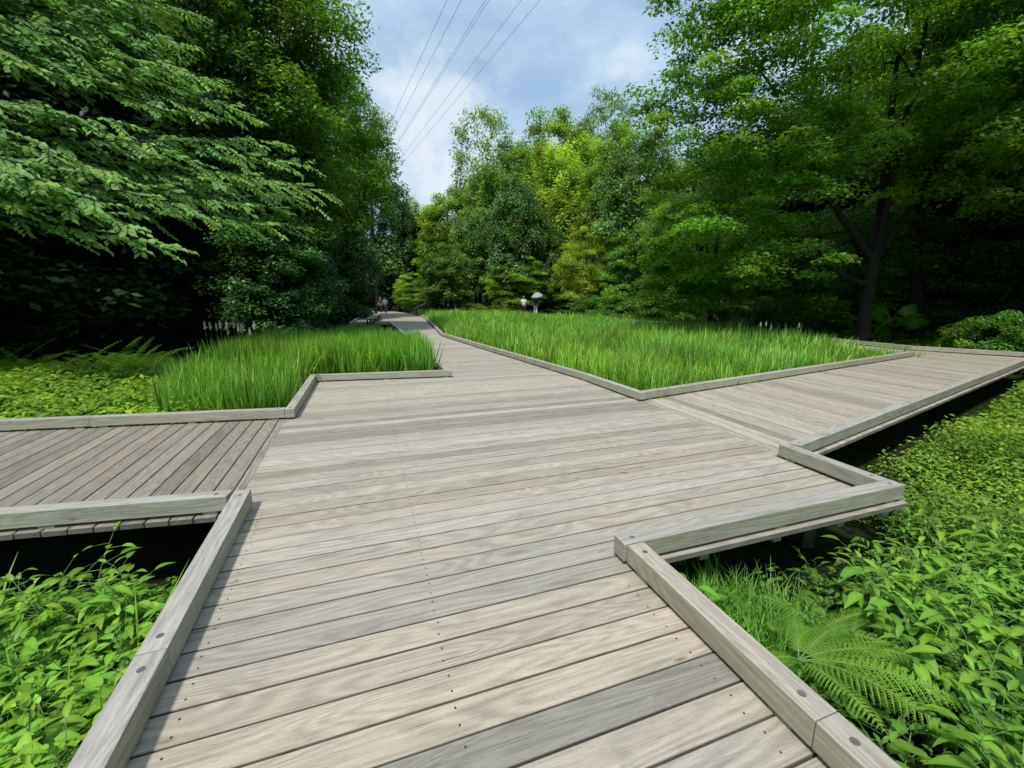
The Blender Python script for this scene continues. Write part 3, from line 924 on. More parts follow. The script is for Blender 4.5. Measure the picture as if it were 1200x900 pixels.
# tufts of grass blades in the right foreground
def grass_patch():
    L = Leaves()
    C = sample_poly([(0.98, 1.95), (1.12, 1.55), (1.4, 1.78), (1.75, 2.2), (1.45, 2.5), (1.0, 2.25)], 230)
    X = np.repeat(C[:, 0], 10) + R.normal(0, .03, 2300); Y = np.repeat(C[:, 1], 10) + R.normal(0, .03, 2300)
    n = len(X)
    P = np.stack([X, Y, np.full(n, -.58)], 1)
    T = reed_tints(n, None, None, .0) * np.array([.8, .95, 1.0])
    blades(L, P, R.uniform(.22, .42, n), R.uniform(.005, .009, n), R.uniform(.2, 1.0, n), T)
    o = link_mesh('grass', L.mesh('grass_patch'), M_HERB)
    tag(o, 'narrow-bladed green grass between the front kerb and the fern', 'grass', kind='stuff')
    # single long blades in the left bed foreground
    L = Leaves()
    C = sample_poly([(-1.8, 2.1), (-1.4, 1.0), (-2.6, .8), (-2.9, 1.8)], 24)
    n = len(C) * 4
    P = np.stack([np.repeat(C[:, 0], 4) + R.normal(0, .02, n), np.repeat(C[:, 1], 4) + R.normal(0, .02, n), np.full(n, -.55)], 1)
    blades(L, P, R.uniform(.35, .6, n), R.uniform(.012, .02, n), R.uniform(.2, .8, n), reed_tints(n, None, None, 0) * 1.05)
    o = link_mesh('grass', L.mesh('grass_left'), M_HERB)
    tag(o, 'broad grass blades among the plants left of the front kerb', 'grass', kind='stuff')
    # grass along the shaded foot of the hills and far verge
    L = Leaves()
    pol = [(-13, 8), (-6, 9.5), (-9.7, 17), (-10, 25), (-14, 34), (-22, 34), (-18, 10)]
    C = sample_poly(pol, 9000); n = len(C)
    P = np.stack([C[:, 0], C[:, 1], np.array([ground_z(*c) for c in C])], 1)
    blades(L, P, R.uniform(.2, .5, n), R.uniform(.02, .04, n), R.uniform(.1, .9, n), reed_tints(n, C[:, 0], C[:, 1], 0) * np.array([.5, .55, .6]), nseg=3)
    pol = [(11.5, 12.5), (19, 10), (17, 25), (12, 40), (3, 47), (3, 44.5), (8.2, 34), (11, 20)]
    C = sample_poly(pol, 12000); n = len(C)
    P = np.stack([C[:, 0], C[:, 1], np.array([ground_z(*c) for c in C])], 1)
    blades(L, P, R.uniform(.2, .5, n), R.uniform(.02, .04, n), R.uniform(.1, .9, n), reed_tints(n, C[:, 0], C[:, 1], 0) * np.array([1.1, 1.1, 1.0]), nseg=3)
    o = link_mesh('grass', L.mesh('grass_verge'), M_HERB)
    tag(o, 'rough shaded grass along the foot of the wooded slopes', 'grass', kind='stuff')
grass_patch()

# ------------------------------------------------------------------ ferns
def frond(L, S, base, az, length, arch, tint, npin=26, roll=0.0, droop=1.0, coarse=False):
    d = Vector((math.cos(az), math.sin(az), 0)); s = Vector((-math.sin(az), math.cos(az), 0))
    pts, tang = [], []
    for i in range(npin + 1):
        t = i / npin
        out = length * (0.25 * t + .75 * t ** 1.1)
        up = length * (arch * 1.6 * t - droop * arch * 1.45 * t * t)
        pts.append(Vector(base) + d * out + Vector((0, 0, up)))
    S.add(pts[::2], [0.004 * (1 - .8 * j / len(pts[::2])) + .0005 for j in range(len(pts[::2]))], 4)
    for i in range(3, npin):
        t = i / npin
        tg = (pts[i + 1] - pts[i - 1]).normalized()
        nrm = s.cross(tg)
        if nrm.z < 0: nrm = -nrm
        pl = length * .19 * (math.sin(PI * min(1, (t * 1.05))) ** .7) * (1.15 - .55 * t) + .004
        for sgn in (-1, 1):
            pd = (s * sgn + tg * .38 - nrm * .12).normalized()
            if coarse:
                L.add(LANCE, [pts[i]], [pd], [nrm], pl * 1.5, tint, np.array([.55]))
                continue
            m = max(4, int(12 * (1 - t * .5)))
            tt = (np.arange(m) + .5) / m
            base_p = np.array(pts[i])[None] + np.array(pd)[None] * (pl * tt)[:, None] - np.array([[0, 0, 1]]) * (pl * .18 * tt ** 2)[:, None]
            w = np.minimum(pl * .24, .0135) * length / .65 * (1 - tt * .75)
            for s2 in (-1, 1):
                yd = (tg * s2 + pd * .35).normalized()
                L.add(DIAMOND, base_p, np.tile(np.array(yd), (m, 1)), np.tile(np.array(nrm), (m, 1)) + R.normal(0, .08, (m, 3)), w, tint, np.full(m, 1.9))
            L.add(DIAMOND, [pts[i]], [pd], [nrm], pl * 1.05, tint, np.array([.12]))

def make_fern(loc, specs, label, tint=(1, 1, 1), group=None, coarse=False, npin=26):
    root = empty('fern', loc)
    for (az, ln, arch) in specs:
        L, S = Leaves(), Tubes()
        b = random.uniform(.85, 1.15)
        frond(L, S, (0, 0, 0), az, ln, arch, tuple(b * c for c in tint), npin=npin, coarse=coarse)
        fo = link_mesh('frond', L.mesh('frond'), M_FERN, root)
        link_mesh('frond_stalk', S.mesh('frond_stalk'), M_STEM, fo)
    tag(root, label, 'fern', group)
    return root
D_ = math.radians
make_fern((1.44, 1.78, -0.28), [(D_(-28), .70, .30), (D_(-50), .60, .36), (D_(-4), .60, .34), (D_(-76), .44, .32), (D_(196), .34, .4), (D_(24), .48, .42), (D_(64), .38, .42)], 'bright green fern arching over the plants right of the front kerb')
make_fern((1.78, 2.08, -0.38), [(D_(10), .5, .35), (D_(70), .4, .4), (D_(-40), .6, .32), (D_(-70), .55, .3), (D_(140), .45, .4), (D_(190), .45, .3)], 'smaller fern just behind the bright foreground fern')
make_fern((2.45, 1.45, -0.36), [(D_(-20), .5, .3), (D_(-60), .5, .28), (D_(-100), .45, .26), (D_(40), .4, .3)], 'small fern under the large leaves near the right picture edge')
# fern bank behind the left bed, shaded
fern_protos = []
for k in range(3):
    root = empty('fern')
    ks = []
    for j in range(5):
        L, S = Leaves(), Tubes()
        b = random.uniform(.8, 1.1)
        frond(L, S, (0, 0, 0), j * 1.25 + random.uniform(-.4, .4), random.uniform(.7, 1.15), random.uniform(.35, .75), (b * .85, b * .95, b * .8), npin=18, droop=random.uniform(.35, .8))
        fo = link_mesh('frond', L.mesh('frond_far'), M_FERN, root)
        ks.append(fo)
    KIDS[root.name] = ks
    fern_protos.append(root)
sp = sample_poly([(-6.6, 8.2), (-8.5, 8.5), (-12.5, 7.6), (-15, 8.5), (-15, 10.5), (-9, 11), (-7, 10)], 75)
scatter_plants(fern_protos, [tuple(p) for p in sp], 'shaded dark-green fern in the bank behind the left bed', 'ferns in the shade behind the left bed', 'fern', zf=lambda x, y: ground_z(x, y) + .25, srange=(.75, 1.15))

# ------------------------------------------------------------------ plumes
def make_plume(loc, h, label, group, lean):
    root = empty('reed_plume', loc)
    S = Tubes(); S.add([(0, 0, 0), (lean * .4, 0, h * .6), (lean, 0, h)], [.006, .004, .003], 5)
    link_mesh('stem', S.mesh('plume_stem'), M_STEM, root)
    L = Leaves()
    n = 130
    t = R.random(n)
    P = np.stack([lean + R.normal(0, .008, n), R.normal(0, .008, n), h - .02 + t * .17], 1)
    az = R.uniform(0, 6.28, n)
    Yv = np.stack([np.cos(az) * .5, np.sin(az) * .5, np.ones(n)], 1)
    L.add(DIAMOND, P, Yv, np.stack([np.cos(az), np.sin(az), np.zeros(n)], 1), .035 * (1.2 - t), (1, 1, 1))
    link_mesh('plume', L.mesh('plume'), M_PLUME, root)
    tag(root, label, 'reed plume', group)
for i in range(12):
    x0 = [246, 252, 258, 265, 271, 277, 284, 290, 297, 262, 281, 240][i]; Yd = random.uniform(8.3, 9.2)
    tip = at_depth(x0, random.uniform(374, 384), Yd)
    make_plume((tip.x, Yd, -.5), tip.z + .5 - .15, 'pale pinkish seed plume above the reeds of the left bed', 'seed plumes over the left reeds', random.uniform(-.03, .05))
for (x0, y0, Yd) in ((891, 377, 13.5), (899, 376, 13.5), (905, 380, 14), (936, 378, 13.2), (777, 366, 20), (841, 371, 18), (868, 378, 15)):
    tip = at_depth(x0, y0, Yd)
    make_plume((tip.x, Yd, -.5), tip.z + .5 - .15, 'thin pale seed plume above the reeds of the right bed', 'seed plumes over the right reeds', random.uniform(-.03, .03))

# ------------------------------------------------------------------ trees
def rvec(rnd):
    v = Vector((rnd.gauss(0, 1), rnd.gauss(0, 1), rnd.gauss(0, 1))); return v.normalized()

def make_tree(name, seed, H=10.0, crown=None, n_clumps=170, clump_r=0.9, flat=0.45, leaves=200, leaf=0.16,
              mat=M_LEAF_MID, bark=M_BARK, trunk_r=0.22, trunk_top=0.75, fork=0.25, droop=0.15, shell=0.55, lean=(0, 0), tilt=.8, leaf_w=1.0, limbs_vis=True, trunk_bend=.3, forks=()):
    """crown: list of ellipsoids (cx,cy,cz,rx,ry,rz) in tree space"""
    rnd = random.Random(seed); rr = np.random.default_rng(seed)
    root = empty(name)
    crown = crown or [(0, 0, H * .62, H * .33, H * .33, H * .36)]
    vol = [c[3] * c[4] * c[5] for c in crown]; tv = sum(vol)
    C = []
    for c, v in zip(crown, vol):
        k = max(3, int(n_clumps * v / tv))
        for _ in range(k):
            d = rvec(rnd); rad = rnd.random() ** (1 / 3) * (1 - shell) + shell
            rad *= rnd.uniform(.82, 1.1)
            C.append(Vector((c[0] + d.x * c[3] * rad, c[1] + d.y * c[4] * rad, max(c[2] + d.z * c[5] * rad, H * .08))))
    # trunk
    T = Tubes()
    nodes = []
    m = 7
    bx, by = rnd.uniform(-trunk_bend, trunk_bend), rnd.uniform(-trunk_bend, trunk_bend)
    tp = []
    for i in range(m):
        t = i / (m - 1)
        tp.append(Vector((lean[0] * t + bx * math.sin(t * 3) * t, lean[1] * t + by * math.sin(t * 4) * t, H * trunk_top * t)))
    tr = [trunk_r * (1.35 if i == 0 else 1) * (1 - .75 * i / (m - 1)) for i in range(m)]
    T.add(tp, tr, 9)
    for i in range(m):
        if i / (m - 1) >= fork: nodes.append((tp[i], tr[i]))
    for i in range(m - 1):
        if (i + .5) / (m - 1) >= fork: nodes.append(((tp[i] + tp[i + 1]) / 2, (tr[i] + tr[i + 1]) / 2))
    for e in forks:
        e = Vector(e); q = tp[2]
        mid1 = q.lerp(e, .3) + Vector((0, 0, -.3)); mid2 = q.lerp(e, .65) + Vector((0, 0, .2))
        T.add([q, mid1, mid2, e], [tr[2] * .75, tr[2] * .6, tr[2] * .42, tr[2] * .15], 8)
        nodes += [(mid1, tr[2] * .5), (mid2, tr[2] * .4), (e, tr[2] * .2)]
    order = sorted(C, key=lambda p: (p - Vector((0, 0, H * fork))).length)
    for c in order:
        best, bd = None, 1e9
        for (q, r) in nodes:
            d = (q - c).length + (0.8 * max(0, q.z - c.z)) - r * 3
            if d < bd: bd, best = d, (q, r)
        q, r = best
        r2 = max(.012, r * .55)
        mid = q.lerp(c, .5) + Vector((rnd.gauss(0, .12), rnd.gauss(0, .12), .08 * (c - q).length))
        T.add([q, mid, c], [r * .6, r2 * .8, r2 * .4 + .004], 5)
        nodes.append((mid, r2)); nodes.append((c, r2 * .7))
    # leaves
    L = Leaves()
    nC = len(C)
    CC = np.array([tuple(c) for c in C])
    ctr = CC.mean(0)
    per = leaves
    base = np.repeat(CC, per, axis=0)
    n = len(base)
    dv = norm(rr.normal(0, 1, (n, 3)))
    rad = rr.random(n) ** .5
    cr = np.repeat(clump_r * rr.uniform(.6, 1.35, nC), per)
    off = dv * (rad * cr)[:, None]
    off[:, 2] *= flat
    rh = np.hypot(off[:, 0], off[:, 1])
    off[:, 2] -= droop * rh ** 2 / np.maximum(cr, .1)
    P = base + off
    az = rr.uniform(0, 2 * PI, n)
    outw = norm(np.stack([off[:, 0], off[:, 1], np.zeros(n)], 1) + 1e-4)
    Yv = outw * .7 + np.stack([np.cos(az), np.sin(az), rr.normal(-.25, .35, n)], 1)
    Nv = np.stack([rr.normal(0, tilt * .5, n), rr.normal(0, tilt * .5, n), np.ones(n)], 1) + outw * .35 + norm(base - ctr) * .35
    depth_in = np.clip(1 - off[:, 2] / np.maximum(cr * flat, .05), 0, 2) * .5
    b = rr.normal(1, .18, n) * (1.18 - .35 * depth_in) * np.repeat(rr.uniform(.6, 1.45, nC), per)  # darker low in each clump; clump brightness spread paints lit and shaded clumps
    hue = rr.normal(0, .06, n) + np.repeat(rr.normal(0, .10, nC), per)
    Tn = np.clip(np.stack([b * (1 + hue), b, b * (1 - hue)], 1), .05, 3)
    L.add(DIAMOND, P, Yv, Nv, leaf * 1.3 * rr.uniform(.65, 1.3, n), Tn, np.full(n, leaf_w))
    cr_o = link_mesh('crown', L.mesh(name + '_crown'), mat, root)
    tk = link_mesh('trunk', T.mesh(name + '_trunk'), bark, root)
    KIDS[root.name] = [cr_o, tk]
    root['unused'] = 1
    return root

PROTO = {}
PROTO['broad_a'] = make_tree('evergreen_tree', 1, 10, [(0, 0, 6.3, 3.1, 3.1, 3.5), (1.0, -.8, 4.2, 2.4, 2.4, 2.2), (-1.3, .5, 4.6, 2.2, 2.2, 2.2)], 190, .85, .65, 230, .17, M_LEAF_DARK)
PROTO['broad_b'] = make_tree('broadleaf_tree', 2, 10, [(0, 0, 6.8, 3.0, 3.0, 3.1), (1.5, .6, 4.6, 2.4, 2.4, 2.0), (-1.2, -1, 4.0, 2.2, 2.2, 1.9)], 180, .85, .5, 220, .17, M_LEAF_MID)
PROTO['layer'] = make_tree('maple_tree', 3, 10, [(0, 0, 5.8, 4.4, 4.4, 3.6), (2, -1, 3.6, 2.6, 2.6, 1.4)], 150, 1.05, .24, 240, .15, M_LEAF_MID, droop=.3, tilt=.5, fork=.15)
PROTO['airy'] = make_tree('airy_tree', 4, 10, [(0, 0, 7.6, 2.8, 2.8, 2.3), (.6, 0, 5.4, 1.8, 1.8, 1.4)], 130, .6, .6, 70, .14, M_LEAF_MID, M_BARK_PALE, shell=.3, trunk_r=.16)
PROTO['bamboo'] = make_tree('bamboo_clump', 5, 10, [(0, 0, 6.6, 1.9, 1.9, 3.3), (.8, .3, 4.0, 1.6, 1.6, 2.6)], 170, .7, .8, 190, .19, M_LEAF_YELLOW, M_BARK_PALE, droop=.8, leaf_w=.55, trunk_r=.08)
PROTO['shrub'] = make_tree('shrub', 6, 2.0, [(0, 0, .95, 1.2, 1.2, .95), (.6, -.3, .6, .8, .8, .6)], 110, .30, .5, 170, .075, M_LEAF_MID, trunk_r=.05, fork=.05, trunk_top=.5, trunk_bend=.1)
PROTO['dark_near'] = make_tree('evergreen_tree', 7, 12, [(0, 0, 8.0, 3.6, 3.6, 4.0), (.8, -1.2, 5.0, 3.0, 3.0, 2.6), (1.6, .3, 7.0, 2.4, 2.4, 2.6)], 330, .75, .5, 260, .115, M_LEAF_DARK, trunk_r=.3)

PROTO['wood'] = make_tree('woodland_tree', 8, 10, [(0, 0, 5.4, 3.4, 3.4, 4.6), (1.2, -.8, 2.6, 2.6, 2.6, 2.0), (-1.3, .8, 2.6, 2.4, 2.4, 2.0)], 200, .95, .55, 230, .17, M_LEAF_DARK, fork=.08)
TREE_N = [0]
def place(kind, x, y, h, r, color, label, group=None, z=None, cat='tree', rz=None, Hn=None):
    pr = PROTO[kind]
    H0 = {'shrub': 2.0, 'dark_near': 12.0}.get(kind, 10.0)
    R0 = {'shrub': 1.5, 'dark_near': 4.3, 'layer': 4.9, 'bamboo': 2.4, 'airy': 3.1}.get(kind, 3.6)
    z = ground_z(x, y) - .1 if z is None else z
    sc = (r / R0, r / R0, h / H0)
    rzv = random.uniform(0, 6.28) if rz is None else rz
    if pr.get('unused'):
        del pr['unused']
        o = pr; o.location = (x, y, z); o.rotation_euler = (0, 0, rzv); o.scale = sc
        for c in KIDS[pr.name]: c.color = color
    else:
        o = copy_tree(pr, (x, y, z), rzv, sc, color)
        if 'unused' in o: del o['unused']
    tag(o, label, cat, group)
    return o

def place_px(kind, px, Y, top, halfw, color, label, group=None, cat='tree', bottom=None):
    """tree standing at depth Y whose crown top shows at height `top`"""
    t = at_depth(px, top, Y)
    g = ground_z(t.x, Y)
    h = (t.z - g) * 1.0
    r = halfw / F * (Y * 1.02)
    return place(kind, t.x, Y, h, r, color, label, group, cat=cat)

W4 = lambda r, g, b: (r, g, b, 1)
# centre background, back to front
C_ = 'trees on the far slope'
for (k, px, Y, top, hw, col, lab) in (
    ('airy', 567, 58, 118, 40, W4(1.1, 1.05, 1.3), 'thin open-crowned tree, its leaves sparse against the sky, left of the far skyline'),
    ('broad_b', 648, 62, 122, 48, W4(1.15, 1.0, 1.0), 'tall green tree on the far skyline between the open-crowned tree and the bamboo'),
    ('airy', 712, 56, 98, 34, W4(1, .9, 1), 'thin bare-twigged tree on the skyline beside the big right-hand tree'),
    ('broad_b', 600, 56, 165, 42, W4(1.0, 1.0, 1), 'round green tree on the slope below the open-crowned tree'),
    ('bamboo', 655, 50, 158, 34, W4(1.1, 1.15, 1.1), 'yellow-green bamboo clump, tallest and brightest on the far slope'),
    ('bamboo', 690, 52, 150, 30, W4(.8, .95, 1.0), 'yellow-green bamboo clump behind the brightest one'),
    ('bamboo', 632, 53, 172, 24, W4(.85, 1.0, 1.0), 'narrow yellow-green bamboo clump left of the brightest one'),
    ('broad_b', 728, 46, 135, 40, W4(1.1, 1.0, 1), 'leafy green tree left of the big right-hand tree'),
    ('broad_a', 758, 38, 150, 50, W4(1.3, 1.25, 1.5), 'rounded grey-green tree below the big right-hand tree crown'),
    ('broad_a', 605, 46, 205, 34, W4(.85, .95, 1.2), 'dark evergreen tree in the middle of the far slope'),
    ('broad_a', 640, 47, 250, 26, W4(.8, .85, 1.0), 'small dark evergreen under the bamboo'),
    ('broad_b', 525, 60, 222, 40, W4(1.2, 1.1, .8), 'light green tree at the lower end of the far slope'),
    ('broad_a', 556, 52, 240, 30, W4(1.4, 1.3, 1.4), 'grey-green rounded tree left of the dark evergreen'),
    ('broad_b', 560, 64, 195, 40, W4(1.0, 1.0, .9), 'mid green tree behind the grey-green rounded one'),
    ('broad_a', 520, 46, 285, 30, W4(1.1, 1.1, 1.1), 'bushy dark tree right of the layered maple'),
    ('broad_b', 480, 66, 228, 26, W4(1.05, 1.05, .8), 'light green tree in the valley gap at the end of the path'),
    ('broad_b', 505, 70, 232, 26, W4(1.15, 1.1, .8), 'pale green tree farthest up the valley gap'),
    ('layer', 608, 46, 290, 42, W4(1.35, 1.3, .9), 'light green spreading maple above the two walkers'),
    ('layer', 690, 38, 250, 36, W4(1.7, 1.25, .8), 'yellow-tipped maple between the walkers and the right-hand trees'),
    ('broad_b', 672, 45, 290, 26, W4(1.2, 1.15, .9), 'rounded light green small tree beside the yellow-tipped maple'),
    ('layer', 482, 50, 314, 24, W4(1.5, 1.4, .9), 'small layered lime-green maple beside the far end of the path'),
    ('broad_a', 780, 34, 225, 36, W4(1.0, 1.1, 1.3), 'dense bushy tree behind the right end of the reed bed'),
    ('broad_b', 735, 36, 270, 34, W4(1.05, 1.15, 1.3), 'dull green bushy tree beside the yellow-tipped maple'),
):
    place_px(k, px, Y, top, hw, W4(col[0] * (1.75 if k == 'broad_a' else 1.45), col[1] * (1.6 if k == 'broad_a' else 1.35), col[2] * 1.2), lab)
# anonymous mass up the hills
def hill_trees(spots, kinds, label, group, hr=(8, 12), cols=((1, 1, 1), (1.2, 1.1, .9), (.8, .9, 1.1))):
    for (x, y) in spots:
        h = random.uniform(*hr)
        c = random.choice(cols); v = random.uniform(.8, 1.15)
        place(random.choice(kinds), x, y, h, h * random.uniform(.34, .42), W4(c[0] * v, c[1] * v, c[2] * v), label, group)
hill_trees([(4, 72), (-3, 80), (-11, 84), (10, 66), (16, 60), (-18, 78), (-22, 70), (12, 76), (22, 54), (0, 92), (-10, 96), (20, 68)], ('broad_b', 'broad_a'), 'tree of the wooded slope closing the valley', 'trees closing the valley', hr=(9, 12), cols=((1.7, 1.6, 1.1), (1.9, 1.7, 1.0), (1.4, 1.4, 1.2)))
hill_trees([(21, 44), (17, 48), (24, 36), (20, 40), (27, 30), (23, 31), (29, 24), (25, 25), (31, 19), (27, 17), (24, 13), (29, 11), (33, 14), (26, 8), (31, 5), (25, 4), (37, 22), (35, 30), (31, 38), (28, 46), (22, 20), (38, 8), (20.5, 27), (19, 22), (21, 16), (23, 10), (19.5, 34), (20, 7), (34, 2), (24, 0)], ('wood', 'wood', 'broad_a'), 'tree of the dark wood on the right-hand slope', 'trees of the right-hand wood', hr=(9, 14), cols=((.4, .46, .5), (.6, .62, .5), (.35, .4, .45)))  # crown colours cut down, the wood's shade painted into the leaves
hill_trees([(-22, 12), (-25, 17), (-22, 22), (-27, 25), (-24, 31), (-20, 28), (-27, 36), (-31, 30), (-33, 22), (-30, 14), (-27, 8), (-32, 6), (-22, 5), (-19, 2), (-26, 1), (-24, 42), (-29, 48), (-22, 50), (-34, 42), (-26, 58), (-32, 56), (-17.5, 17), (-18, 23), (-16.5, 12.5), (-18.5, 9), (-18, 5), (-20, 0), (-15.5, 15.5), (-17, 28), (-19, 34)], ('wood', 'wood', 'dark_near'), 'dark tree of the wood on the left-hand slope', 'trees of the left-hand wood', hr=(11, 15), cols=((.45, .5, .55), (.35, .42, .5), (.5, .6, .6)))  # leaf colours darkened to paint the black shade inside this wood

# left tall trees; the sunlight on two crowns is painted into their leaf colour
for (k, px, Y, top, hw, col, lab) in (
    ('dark_near', 300, 19, -60, 130, W4(2.3, 2.2, .8), 'tall dark evergreen with a yellow-green sunlit crown, left of the sky gap'),
    ('dark_near', 388, 34, 70, 62, W4(2.5, 2.4, .8), 'evergreen with sunlit yellowish clumps leaning into the sky gap'),
    ('dark_near', 190, 17, -140, 150, W4(.75, .85, .8), 'very tall dark evergreen towering behind the overhanging branches'),
    ('wood', 432, 60, 160, 50, W4(1.0, 1.15, 1.1), 'dark green tree at the left side of the valley gap'),
    ('wood', 376, 32, 190, 52, W4(.9, 1.05, 1.15), 'dark blue-green tree under the sunlit evergreen'),
    ('wood', 335, 21, 255, 50, W4(.8, 1.0, 1.15), 'low dark conifer-like tree left of the benches'),
    ('wood', 310, 16, 235, 62, W4(.95, 1.15, 1.2), 'dark bushy evergreen behind the reeds of the left bed'),
    ('broad_a', 462, 58, 225, 24, W4(1.0, 1.1, 1.0), 'slim green tree beyond the far end of the path'),
):
    place_px(k, px, Y, top, hw, col, lab)
# understorey on the left, its shade painted in as near-black leaf colour
for i, (x, y, s) in enumerate([(-15, 13, 2.2), (-12.9, 16, 1.8), (-17, 10, 2.5), (-13, 19, 2.2), (-15, 22, 2.5), (-18, 14, 3), (-19, 6, 3), (-17, 2, 3), (-13, 26, 2)]):
    place('shrub', x, y, s * 1.3, s * 1.1, W4(.16, .2, .2), 'dark shaded bush in the understorey of the left-hand wood', 'bushes under the left-hand wood', cat='bush')

# right understorey
for (px, Y, top, hw, c, lab) in (
    (1175, 12.5, 356, 52, (1.0, 1.15, 1.0), 'rounded azalea-like bush at the right picture edge behind the boardwalk'),
    (780, 30, 332, 40, (.9, 1.0, 1.0), 'clipped low hedge-like bush behind the reeds, below the bushy tree'),
    (830, 26, 340, 30, (.6, .7, .7), 'dark low bush right of the hedge-like one'),
    (592, 44, 346, 20, (1.4, 1.2, .9), 'pale rounded bush left of the two walkers'),
    (550, 46, 351, 26, (1.3, 1.2, .9), 'low light green bush along the far edge of the reed bed'),
    (657, 46, 347, 24, (1.0, 1.0, .9), 'low bush right of the two walkers'),
    (715, 36, 343, 30, (.8, .9, .9), 'low dark green bush under the yellow-tipped maple'),
    (730, 30, 338, 34, (.9, 1.0, .9), 'rounded green bush at the left foot of the bushy tree'),
    (690, 34, 343, 26, (.8, .95, .8), 'green bush closing the back of the reed bed right of the walkers'),
    (880, 23, 338, 44, (.9, 1.0, .8), 'dark bush behind the thin seed plumes'),
    (845, 21, 352, 16, (1.5, .9, .8), 'small brownish-twigged bush behind the right reeds'),
    (1005, 18, 346, 44, (1.0, 1.15, 1.0), 'dark low bush left of the fan palm'),
    (925, 20, 340, 44, (.9, 1.05, .9), 'dark low bush beneath the big right-hand tree'),
    (1110, 18, 345, 44, (.9, 1.05, .9), 'dark low bush right of the fan palm'),
    (512, 47, 352, 12, (1.4, 1.4, .8), 'small bright bush by the information board'),
):
    t = at_depth(px, top, Y); g = ground_z(t.x, Y)
    place('shrub', t.x, Y, max(.7, t.z - g), hw / F * Y, W4(*c), lab, cat='bush')

herb_cover('undergrowth', [(11.8, 12.6), (16, 11.6), (21, 11), (21, 15.5), (17.5, 18.5), (14, 23), (9.5, 29), (9.0, 27), (11.5, 20)], 4200,
           lambda X, Y: np.array([ground_z(x, y) for x, y in zip(X, Y)]) + .5 + .12 * vnoise(X, Y, .8, 1), .13, OVATE2, 'low leafy undergrowth at the foot of the dark right-hand wood', (1.0, 1.0, .9), 12, spread=.3, hjit=.1)
# big right-hand trees
def big_tree(name, seed, base, H, crown, n_clumps, clump_r, per, leaf, color, label, mat=M_LEAF_MID, **kw):
    o = make_tree(name, seed, H, crown, n_clumps, clump_r, kw.pop('flat', .26), per, leaf, mat, **kw)
    del o['unused']
    o.location = base
    KIDS[o.name][0].color = color
    tag(o, label, 'tree')
    return o
bx, by = 12.5, 15.0
bz = ground_z(bx, by) - .1
big_tree('zelkova_tree', 51, (bx, by, bz), 15, [(-1.5, -.5, 10.4, 5.8, 4.5, 4.6), (-5.0, .5, 9.8, 3.7, 3.2, 4.4), (-4.8, 0, 5.8, 3.0, 2.6, 2.2), (3.2, -1, 9.0, 4.5, 4.2, 4.0), (1.5, -2, 6.4, 3.0, 2.4, 1.5), (-3.4, -.5, 3.3, 2.0, 1.6, 1.5)], 520, .85, 250, .11, forks=[(-4.5, .3, 9.5), (2.8, -.8, 10.5), (-.8, -1.5, 11)],
         color=W4(1.45, 1.5, .9), label='big spreading tree with dark forked trunk and bright green layered leaves', trunk_r=.21, trunk_top=.7, fork=.22, droop=.35, tilt=.95, shell=.35, trunk_bend=.5)
bx, by = 16.8, 13.2
bz = ground_z(bx, by) - .1
big_tree('zelkova_tree', 52, (bx, by, bz), 15, [(0, 0, 11, 4.8, 4.8, 3.6), (-1.5, -2.0, 9.0, 3.4, 3.0, 2.0), (2, 0, 8, 3, 3, 2.2)], 230, .85, 230, .105,
         W4(.75, .85, .8), 'tall dark-trunked tree at the right picture edge', trunk_r=.27, trunk_top=.75, fork=.4, droop=.3, tilt=.55, shell=.4)
bx, by = 12.0, 20.0
big_tree('maple_tree', 53, (bx - 2.6, by, ground_z(bx - 2.6, by) - .1), 7.5, [(0, 0, 4.8, 3.4, 2.6, 2.5), (-1.2, -.5, 3.0, 2.2, 1.6, 1.4)], 200, .75, 220, .11, W4(1.6, 1.6, .8), 'lower bright green maple in front of the dark right-hand wood', trunk_r=.14, fork=.15, droop=.4, tilt=.5)
big_tree('maple_tree', 54, (14.6, 18.5, ground_z(14.6, 18.5) - .1), 6.5, [(0, 0, 4.2, 3.4, 2.4, 2.0), (-.8, -.5, 2.4, 2.8, 1.6, 1.3)], 150, .75, 200, .11, W4(.95, 1.1, .8), 'small dark green maple hanging low behind the forked trunk', trunk_r=.1, fork=.15, droop=.4, tilt=.7)
big_tree('maple_tree', 55, (18.5, 17.5, ground_z(18.5, 17.5) - .1), 6.5, [(0, 0, 4.0, 3.4, 2.4, 2.0), (.8, -.5, 2.2, 2.6, 1.6, 1.2)], 140, .75, 200, .11, W4(.8, .95, .75), 'small dark green maple low on the slope near the right picture edge', trunk_r=.1, fork=.15, droop=.4, tilt=.7)
# dark inner trunks of the right-hand wood
def bare_trunk(px, Y, toppx, topy, r, label, bark=M_BARK, limbs=True):
    t = at_depth(px, 360, Y); g = ground_z(t.x, Y) - .1
    top = at_depth(toppx, topy, Y)
    root = empty('tree_trunk', (t.x, Y, g))
    T = Tubes(); d = top - Vector((t.x, Y, g))
    pts = [d * s + Vector((.25 * math.sin(s * 5 + px), .2 * math.sin(s * 4 + px), 0)) * s for s in np.linspace(0, 1, 9)]
    T.add(pts, [r * (1.3 if i == 0 else 1) * (1 - .06 * i) for i in range(9)], 10)
    link_mesh('trunk', T.mesh('bare_trunk'), bark, root)
    T = Tubes()
    for k in range(5 if limbs else 0):
        i = 3 + k
        q = pts[min(i, 8)]; az = random.uniform(0, 6.28)
        e = q + Vector((math.cos(az) * 2.2, math.sin(az) * 1.2, random.uniform(1, 2.2)))
        T.add([q, q.lerp(e, .5) + Vector((0, 0, .3)), e], [r * .45, r * .25, r * .08], 6)
    if limbs: link_mesh('limb', T.mesh('limbs'), bark, root)
    tag(root, label, 'tree trunk')
bare_trunk(968, 19, 955, 20, .10, 'slim dark trunk left of the forked trunk')
